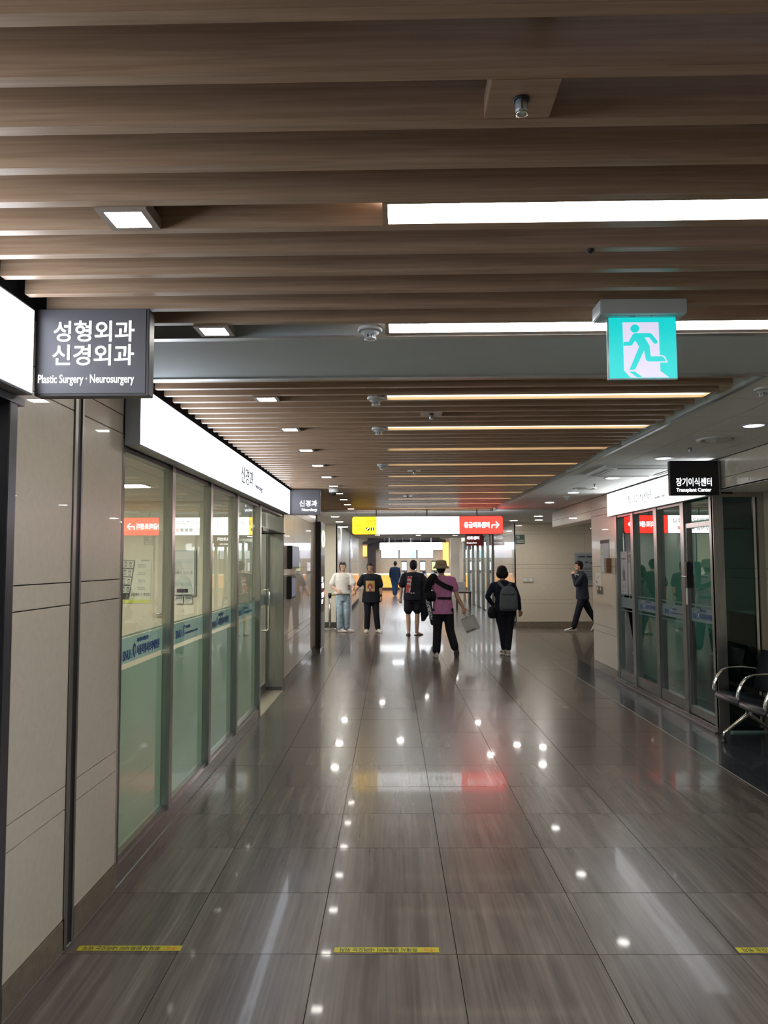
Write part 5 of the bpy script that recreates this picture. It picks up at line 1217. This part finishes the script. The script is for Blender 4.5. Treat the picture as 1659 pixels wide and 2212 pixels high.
ribbon(bv, [B4 + V((-.02, 0, 1.44)), B4 + V((-.17, 0, 1.33)), B4 + V((-.20, 0, 1.28))], .075, (0, 1, 0), 'neck_strap', BLKS, r4, th=.012)
ribbon(bv, [B4 + V((-.16, 0, 1.36)), B4 + V((.02, 0, 1.25)), B4 + V((.165, 0, 1.19))], .085, (0, 1, 0), 'back_strap', BLKS, r4, th=.014)
ribbon(bv, [B4 + V((-.10, 0, 1.035)), B4 + V((.16, 0, 1.03))], .045, (0, 1, 0), 'waist_strap', BLKS, r4, th=.008)
mb = MB(); limb(mb, [W4['sL'] + V((.04, -.03, .03)), W4['sL'] + V((-.03, -.02, -.05)), W4['eL'] + V((-.02, -.04, .05)), W4['eL'] + V((.01, -.04, -.05))], [.07, .078, .07, .06]); sv_ = remesh(mb, 'arm_sling_sleeve', BLKS, r4, .012, 3)
MB().box(1.903 - 1.31, .903 - .10, 13.34 - .10, 13.34 + .10, .975, 1.155).build('arm_sling_pouch', BLKS, r4, bevel=.03, smooth=True)
# white carrier bag in his right hand
bg = thing('carrier_bag', 'white stiff carrier bag hanging from the hand of the person in mauve shirt', 'bag', (1.30, 13.29, .50))
RB = Matrix.Rotation(math.radians(-24), 3, 'Y') @ Matrix.Rotation(math.radians(-30), 3, 'Z'); O_ = V((1.292, 13.285, .765))
def bp_(x, y, z): return O_ + RB @ V((x, y, z))
def bbx(mb, x0, x1, y0, y1, z0, z1): mb.add([bp_(x, y, z) for z in (z0, z1) for y in (y0, y1) for x in (x0, x1)], [(0, 2, 3, 1), (4, 5, 7, 6), (0, 1, 5, 4), (2, 6, 7, 3), (0, 4, 6, 2), (1, 3, 7, 5)])
mb = MB(); bbx(mb, -.12, .12, -.055, .055, -.33, -.07); mb.build('bag_body', mat('bag_white', (0.55, 0.56, 0.55), 0.5), bg, bevel=.004)
mb = MB(); bbx(mb, -.118, .118, -.053, .053, -.071, -.0695); mb.build('bag_mouth', INK, bg)
for s_ in (-1, 1): MB().tube([bp_(-.05, s_ * .054, -.08), bp_(-.045, s_ * .03, -.02), bp_(0, s_ * .006, .0), bp_(.045, s_ * .03, -.02), bp_(.05, s_ * .054, -.08)], .005, 8).build('bag_handle', WHITE, bg, smooth=True)
mb = MB()
for k in range(7): bbx(mb, -.10 + .028 * k, -.10 + .028 * k + .016, -.0565, -.055, -.315, -.285)
mb.build('printed_word', INK, bg)

# ---- person in black printed shirt, shorts and sandals
J3 = dict(head=(.04, 0, 1.575), neck=(.03, 0, 1.44), sL=(-.17, 0, 1.38), sR=(.225, 0, 1.38), eL=(-.235, .0, 1.09), wL=(-.25, .04, .85), eR=(.30, .03, 1.12), wR=(.21, .20, 1.02),
          hL=(-.07, 0, .86), hR=(.11, 0, .86), gL=(-.085, .02, .46), gR=(.125, .02, .47), aL=(-.07, -.04, .075), aR=(.11, .04, .075), fL=(-.15, 1, 0), fR=(.75, .7, 0), nL=(.3, 1, 0), cL=(.6,), nR=(0, 0, -1))
ctx = person('person', 'person in black printed shirt and shorts with a black jacket over the arm', (.459, 17.25, 0), J3, 0, skin=SKINP); c3 = ctx[2]; c3['J'] = J3; r3, W3, _ = ctx
s3 = top(ctx, r3, 'shirt', NAVYK, -.06, .06, .80, wide=1.16, flare=.01); trousers(ctx, 'shorts', NAVYK, (.11, .105, .105, .1), .36, seat=(.172, .13))
hair_cap(ctx, 'hair', .012, .0, .05, -.035)
SND = mat('sandal_brown', (0.05, 0.035, 0.03), 0.6)
for sN in 'LR':
    ft = V(J3['f' + sN]).normalized(); an = W3['a' + sN]; c0 = V((an.x, an.y, 0)); sd = V((0, 0, 1)).cross(ft)
    so = MB().loft([[c0 + ft * (t * .25 - .06) + sd * x * w_ + V((0, 0, z)) for x, z in ((-1, .002), (1, .002), (1, .022), (-1, .022))] for t, w_ in ((0, .025), (.1, .034), (.4, .034), (.7, .045), (.9, .04), (1, .02))]).build('sandal', SND, r3)
    MB().tube([c0 + ft * .06 - sd * .045 + V((0, 0, .02)), c0 + ft * .08 + V((0, 0, .062)), c0 + ft * .06 + sd * .045 + V((0, 0, .02))], .009, 8).build('sandal_strap', SND, so, smooth=True)
bv = bvh_of(s3); REDP = mat('print_red', (0.42, 0.05, 0.06), 0.8); CRM = mat('print_cream', (0.50, 0.45, 0.40), 0.8); B3 = V((.459, 17.25, 0))
def blob(u, v):
    return any((u - (0.62 - 0.35 * (1 - cy))) ** 2 / r_ + (v - cy) ** 2 / q < 1 for cy, r_, q in ((.90, .10, .006), (.66, .05, .006), (.36, .08, .02), (.12, .04, .012)))
decal(bv, B3 + V((-.065, 0, 1.16)), .17, .37, (0, 1, 0), lambda u, v: not blob(u, v) and abs(u - (.5 + .28 * (v - .5))) < .27, 'back_print_ground', CRM, r3, lift=.004)
decal(bv, B3 + V((-.065, 0, 1.16)), .17, .37, (0, 1, 0), blob, 'back_print_red', REDP, r3, 28, 56, lift=.0065)
decal(bv, B3 + V((.015, 0, .965)), .09, .02, (0, 1, 0), lambda u, v: not .38 < u < .55, 'back_print_words', CRM, r3, nx=16, nz=2)
# black jacket carried over the arm
jk = thing('carried_jacket', 'black jacket with pale patterned sleeves draped over the arm of the person in shorts', 'jacket', (.459 + .33, 17.27, .3))
mb = MB()
secs = [((.12, .10, 1.36), .05, .07), ((.22, .06, 1.345), .10, .09), ((.28, .03, 1.24), .115, .10), ((.31, .03, 1.05), .125, .11), ((.30, .03, .85), .13, .10), ((.30, .03, .65), .12, .08), ((.29, .03, .46), .09, .06), ((.25, .03, .32), .04, .03)]
mb.loft([ring(B3 + V(p), V((1, 0, 0)), V((0, 1, 0)), a, b, 16) for p, a, b in secs])
limb(mb, [B3 + V((.37, -.04, 1.0)), B3 + V((.40, -.05, .7)), B3 + V((.44, -.05, .42)), B3 + V((.465, -.05, .27))], [.06, .06, .055, .045])
j1 = remesh(mb, 'jacket_body', NAVYK, jk, .012, 3); bv = bvh_of(j1)
PAT = mat('print_grey_white', (0.42, 0.43, 0.45), 0.8)
rr_ = random.Random(3); sp = [(rr_.random(), rr_.random()) for _ in range(40)]
def spots(u, v): return min((u - a) ** 2 + ((v - b) * 2.4) ** 2 for a, b in sp) > .006 and abs(u - (.22 + .55 * (1 - v))) < .22
decal(bv, B3 + V((.39, 0, .60)), .17, .46, (0, 1, 0), spots, 'sleeve_print', PAT, jk, 16, 34)
decal(bv, B3 + V((.34, 0, 1.05)), .09, .28, (0, 1, 0), lambda u, v: abs(u - (.3 + .4 * (1 - v))) < .16 and math.sin(40 * v + 9 * u) > -.2, 'sleeve_print', PAT, jk, 12, 26)

# ---- woman in dark clothes with grey backpack
J5 = dict(head=(-.04, 0, 1.475), neck=(-.03, 0, 1.34), sL=(-.20, 0, 1.265), sR=(.145, 0, 1.265), eL=(-.305, .02, 1.04), wL=(-.19, .12, .87), eR=(.235, -.02, 1.02), wR=(.27, .02, .80),
          hL=(-.09, 0, .82), hR=(.09, 0, .82), gL=(-.04, .06, .44), gR=(.075, .02, .44), aL=(-.01, .10, .085), aR=(.045, -.03, .085), fL=(-.1, 1, 0), fR=(.12, 1, 0), nR=(-.4, 1, 0), cR=(.5,), nL=(.3, .5, -1))
ctx = person('person', 'person with black bobbed hair in dark clothes walking away under a grey backpack', (2.02, 13.57, 0), J5, 0, h=.94); c5 = ctx[2]; c5['J'] = J5; r5, W5, _ = ctx
s5 = top(ctx, r5, 'sweater', NVY, -.06, .03, 1.92, wide=1.12, flare=.01); trousers(ctx, 'trousers', NAVYK, (.125, .100, .075, .055), .95, seat=(.19, .14))
SHC = mat('sneaker_cream', (0.42, 0.39, 0.33), 0.6)
for sN in 'LR': shoe(ctx, sN, SHC, SOLEW, L=.25, stripe=BLACK)
def bob(mb, hd, HF, HS, h):
    mb.ell(hd - HF * .02 * h - V((0, 0, .03)) * h, (.118 * h, .100 * h, .105 * h), c5['R'], 24, 16); mb.ell(hd + V((0, 0, .035)) * h, (.100 * h, .112 * h, .100 * h), c5['R'], 24, 16)
root_, Wt, cc_ = ctx; mb = MB(); bob(mb, W5['head'], c5['HF'], c5['HS'], .94)
remesh(mb, 'bobbed_hair', HAIR, r5, .009, 3, lambda p: (p - W5['head']).dot(c5['HF']) > .045 and (p - W5['head']).z < .05 or (p - W5['head']).z < -.105)
bp = thing('backpack', 'grey fabric backpack on the back of the dark dressed person', 'backpack', (2.02, 13.44, .8))
BPM = cloth('backpack_grey', (0.10, 0.118, 0.13)); Bx = V((2.055, 13.345, 0))
mb = MB(); mb.loft([ring(Bx + V((0, 0, z)), V((1, 0, 0)), V((0, 1, 0)), a, b, 20) for z, a, b in ((.80, .12, .05), (.815, .155, .075), (.90, .165, .085), (1.05, .155, .08), (1.13, .145, .075), (1.20, .11, .06), (1.235, .06, .04))])
pk = remesh(mb, 'pack_body', BPM, bp, .011, 2)
mb = MB(); mb.loft([ring(Bx + V((0, -.045, z)), V((1, 0, 0)), V((0, 1, 0)), a, b, 20) for z, a, b in ((.82, .11, .03), (.84, .135, .05), (.95, .14, .055), (1.06, .135, .05), (1.08, .12, .03))]); remesh(mb, 'front_pocket', BPM, bp, .011, 2)
MB().tube([Bx + V((.135 * math.sin(q), -.092 + .05 * (1 - math.cos(q)), 1.092)) for q in [x * .16 for x in range(-7, 8)]], .006, 6).build('zip', BLACK, bp, smooth=True)
MB().tube([Bx + V((-.045, -.03, 1.20)), Bx + V((-.02, -.04, 1.255)), Bx + V((.02, -.04, 1.255)), Bx + V((.045, -.03, 1.20))], .008, 8).build('carry_loop', BPM, bp, smooth=True)
bv = bvh_of(s5)
for s_, pts_ in ((-1, [(1.895, 1.325), (1.93, 1.27), (1.99, 1.19)]), (1, [(2.125, 1.315), (2.11, 1.27), (2.075, 1.20)])):
    ribbon(bv, [V((x, 13.5, z)) for x, z in pts_], .05, (0, 1, 0), 'shoulder_strap', BPM, bp, th=.012)
hb = thing('shoulder_bag', 'small black bag at the left hip of the dark dressed person', 'bag', (1.83, 13.55, .6))
mb = MB(); mb.loft([ring(V((1.79, 13.56, z)), V((1, 0, 0)), V((0, 1, 0)), a, b, 16) for z, a, b in ((.655, .03, .05), (.68, .07, .09), (.76, .085, .10), (.84, .06, .08), (.87, .03, .04))]); remesh(mb, 'bag_body', NAVYK, hb, .011, 2)
MB().tube([(1.79, 13.50, .85), (1.84, 13.44, .95), (1.90, 13.42, 1.02)], .009, 6).build('bag_strap', NAVYK, hb, smooth=True)

# ---- person in white shirt and pale jeans, facing the viewer
J1 = dict(head=(.0, 0, 1.55), neck=(.0, .01, 1.42), sL=(.17, .03, 1.37), sR=(-.17, -.01, 1.37), eR=(-.27, -.04, 1.10), wR=(-.13, -.17, 1.0), eL=(.26, -.05, 1.10), wL=(.24, -.16, .99), kL=(.30, -.17, .94),
          hL=(.085, .02, .84), hR=(-.085, 0, .84), gL=(.10, -.02, .46), gR=(-.07, -.05, .46), aL=(.09, .06, .085), aR=(-.07, 0, .085), fL=(.9, -.4, 0), fR=(.75, -.6, 0), nR=(0, 1, -.2), nL=(0, .6, -1), tR=(0, 0, 1), cL=(.9,), hface=(200,))
ctx = person('person', 'person in loose white shirt and pale blue jeans holding hands on the left', (-1.17, 18.2, 0), J1, 190, skin=SKINP); c1 = ctx[2]; c1['J'] = J1; r1, W1, _ = ctx
s1 = top(ctx, r1, 'shirt', WHT, .07, .05, .86, wide=1.14, flare=.02); trousers(ctx, 'jeans', DENIM, (.10, .088, .080, .076), .98)
for sN in 'LR': shoe(ctx, sN, SHW, SOLEW, L=.27)
hair_cap(ctx, 'hair', .014, .01, .055, -.045, m=mat('hair_brown_black', (0.02, 0.015, 0.013), 0.45))
bv = bvh_of(s1)
decal(bv, V((-1.02, 18.2, 1.06)), .10, .12, (0, 1, 0), lambda u, v: abs(u - .5) < .3 and (v < .35 or v > .5), 'shirt_print', GREYINK, r1, 8, 8)
# ---- person in black with printed shirt panel
J2 = dict(head=(-.03, 0, 1.53), neck=(-.02, .01, 1.40), sL=(.17, 0, 1.34), sR=(-.20, 0, 1.34), eR=(-.30, -.02, 1.10), wR=(-.40, -.13, .98), kR=(-.44, -.16, .93), eL=(.215, -.01, 1.07), wL=(.225, -.06, .84), kL=(.24, -.07, .76),
          hL=(.085, 0, .82), hR=(-.10, 0, .82), gL=(.11, -.03, .45), gR=(-.095, -.03, .45), aL=(.145, 0, .085), aR=(-.115, 0, .085), fL=(.45, -1, 0), fR=(-.1, -1, 0), nR=(0, .6, -1), nL=(-.5, .2, 0), cR=(.9,))
ctx = person('person', 'person in black clothes with an orange picture on the shirt facing the viewer', (-.476, 18.06, 0), J2, 180, h=.98); c2 = ctx[2]; c2['J'] = J2; r2, W2, _ = ctx
s2 = top(ctx, r2, 'shirt', NAVYK, -.11, .05, .85, wide=1.14, flare=.03); trousers(ctx, 'trousers', NAVYK, (.105, .092, .078, .07), .97)
for sN in 'LR': shoe(ctx, sN, SHW, SOLEW, L=.26)
hair_cap(ctx, 'hair', .014, .012, .055, -.06)
mb = MB(); limb(mb, [W2['wL'] + V((0, 0, .02)), W2['wL'] + V((0, 0, .045))], [.031, .031]); mb.build('wristwatch', BLACK, r2, smooth=True)
bv = bvh_of(s2); cx_ = V((-.505, 18.06, 1.10))
decal(bv, cx_, .215, .25, (0, 1, 0), lambda u, v: True, 'picture_ground', mat('print_tan', (0.52, 0.34, 0.12), 0.8), r2, 8, 10)
decal(bv, cx_ + V((0, 0, -.01)), .215, .25, (0, 1, 0), lambda u, v: ((u - .5) / .30) ** 2 + ((v - .42) / .38) ** 2 < 1, 'picture_shape', mat('print_rust', (0.30, 0.06, 0.03), 0.8), r2, 32, 36, .007)
decal(bv, cx_ + V((0, 0, -.01)), .215, .25, (0, 1, 0), lambda u, v: ((u - .3) / .09) ** 2 + ((v - .2) / .09) ** 2 < 1 or ((u - .7) / .09) ** 2 + ((v - .2) / .09) ** 2 < 1 or (abs(u - .5) < .12 and .3 < v < .55), 'picture_marks', CRM, r2, 20, 20, .0095)
# ---- distant person
J6 = dict(head=(.03, 0, 1.57), neck=(.02, 0, 1.43), sL=(-.17, 0, 1.37), sR=(.20, 0, 1.37), eL=(-.23, .02, 1.08), wL=(-.22, .12, .88), eR=(.25, .02, 1.08), wR=(.24, .12, .88),
          hL=(-.08, 0, .86), hR=(.10, 0, .86), gL=(-.05, .02, .46), gR=(.07, .06, .46), aL=(-.02, -.1, .085), aR=(.04, .15, .085), fL=(0, 1, 0), fR=(0, 1, 0), nR=(-1, 0, 0), nL=(1, 0, 0))
ctx = person('person', 'small distant person in blue denim walking toward the far counter', (.16, 36.8, 0), J6, 0); ctx[2]['J'] = J6
top(ctx, ctx[0], 'jacket', cloth('denim_dark', (0.012, 0.025, 0.06)), -.05, .05, 1.9, wide=1.2, vox=.02); trousers(ctx, 'jeans', DENIMB, (.13, .11, .09, .08), .96, vox=.018, seat=(.2, .14))
for sN in 'LR': shoe(ctx, sN, SND, SOLEW)
hair_cap(ctx, 'hair', .012, .01, .05, -.04)
# ---- man walking left in the cross corridor, hand at his mouth
J7 = dict(head=(.14, 0, 1.54), neck=(.19, 0, 1.40), sL=(.20, -.17, 1.34), sR=(.20, .17, 1.34), eL=(.02, -.20, 1.10), wL=(-.03, -.10, 1.36), kL=(.005, -.04, 1.44), eR=(.30, .20, 1.08), wR=(.22, .20, .86),
          hL=(.22, -.08, .86), hR=(.22, .08, .86), gL=(.09, -.09, .50), gR=(.40, .08, .47), aL=(-.03, -.09, .10), aR=(.60, .08, .16), fL=(-1, -.05, .0), fR=(-1, 0, -.4), nL=(.6, .6, .1), cL=(.8,), tL=(0, 0, 1), nR=(-1, 0, 0))
ctx = person('person', 'person in dark jacket walking left with a hand at the mouth, half hidden by pillar', (4.335, 18.13, 0), J7, 90); c7 = ctx[2]; c7['J'] = J7; r7, W7, _ = ctx
top(ctx, r7, 'jacket', JKT, -.10, .05, 1.93, wide=1.15, flare=.01); trousers(ctx, 'trousers', NAVYK, (.105, .095, .078, .068), .97)
shoe(ctx, 'L', SHW, SOLEW, L=.28, stripe=BLACK); c7['B'] = V((4.335, 18.13, 0)); tipshoe(ctx, 'R', (.45, .08, .006), (-1, 0, 0), math.radians(45), SHW, SOLEG)
hair_cap(ctx, 'hair', .012, .0, .055, -.02)
MB().loft([ring(W7['neck'] + V((-.005, 0, z)), V((1, 0, 0)), V((0, 1, 0)), a, a, 16) for z, a in ((-.04, .085), (-.01, .075), (.025, .068), (.028, .060))]).build('collar', JKT, r7, smooth=True)
MB().prism([W7['neck'] + V((-.10, -.10, -.04)), W7['neck'] + V((-.05, -.10, -.04)), W7['neck'] + V((-.08, -.10, -.16))], (0, .16, 0)).build('shirt_front', WHT, r7)
# ================================================================== the slatted ceiling runs a touch off square to the corridor
KS = -0.011
for o in list(ceiling.children):
    if o.name.startswith('slat') and not o.name.startswith('slat_carrier'): o.rotation_euler.z = KS
sh.rotation_euler.z = KS
for o in list(bpy.data.objects):
    if o.parent is None and o.name.split('.')[0] in ('linear_light', 'downlight', 'smoke_detector', 'sprinkler', 'sensor', 'dome_camera') and o.location.x < 1.9:
        o.rotation_euler.z = KS; o.location.y += KS * o.location.x
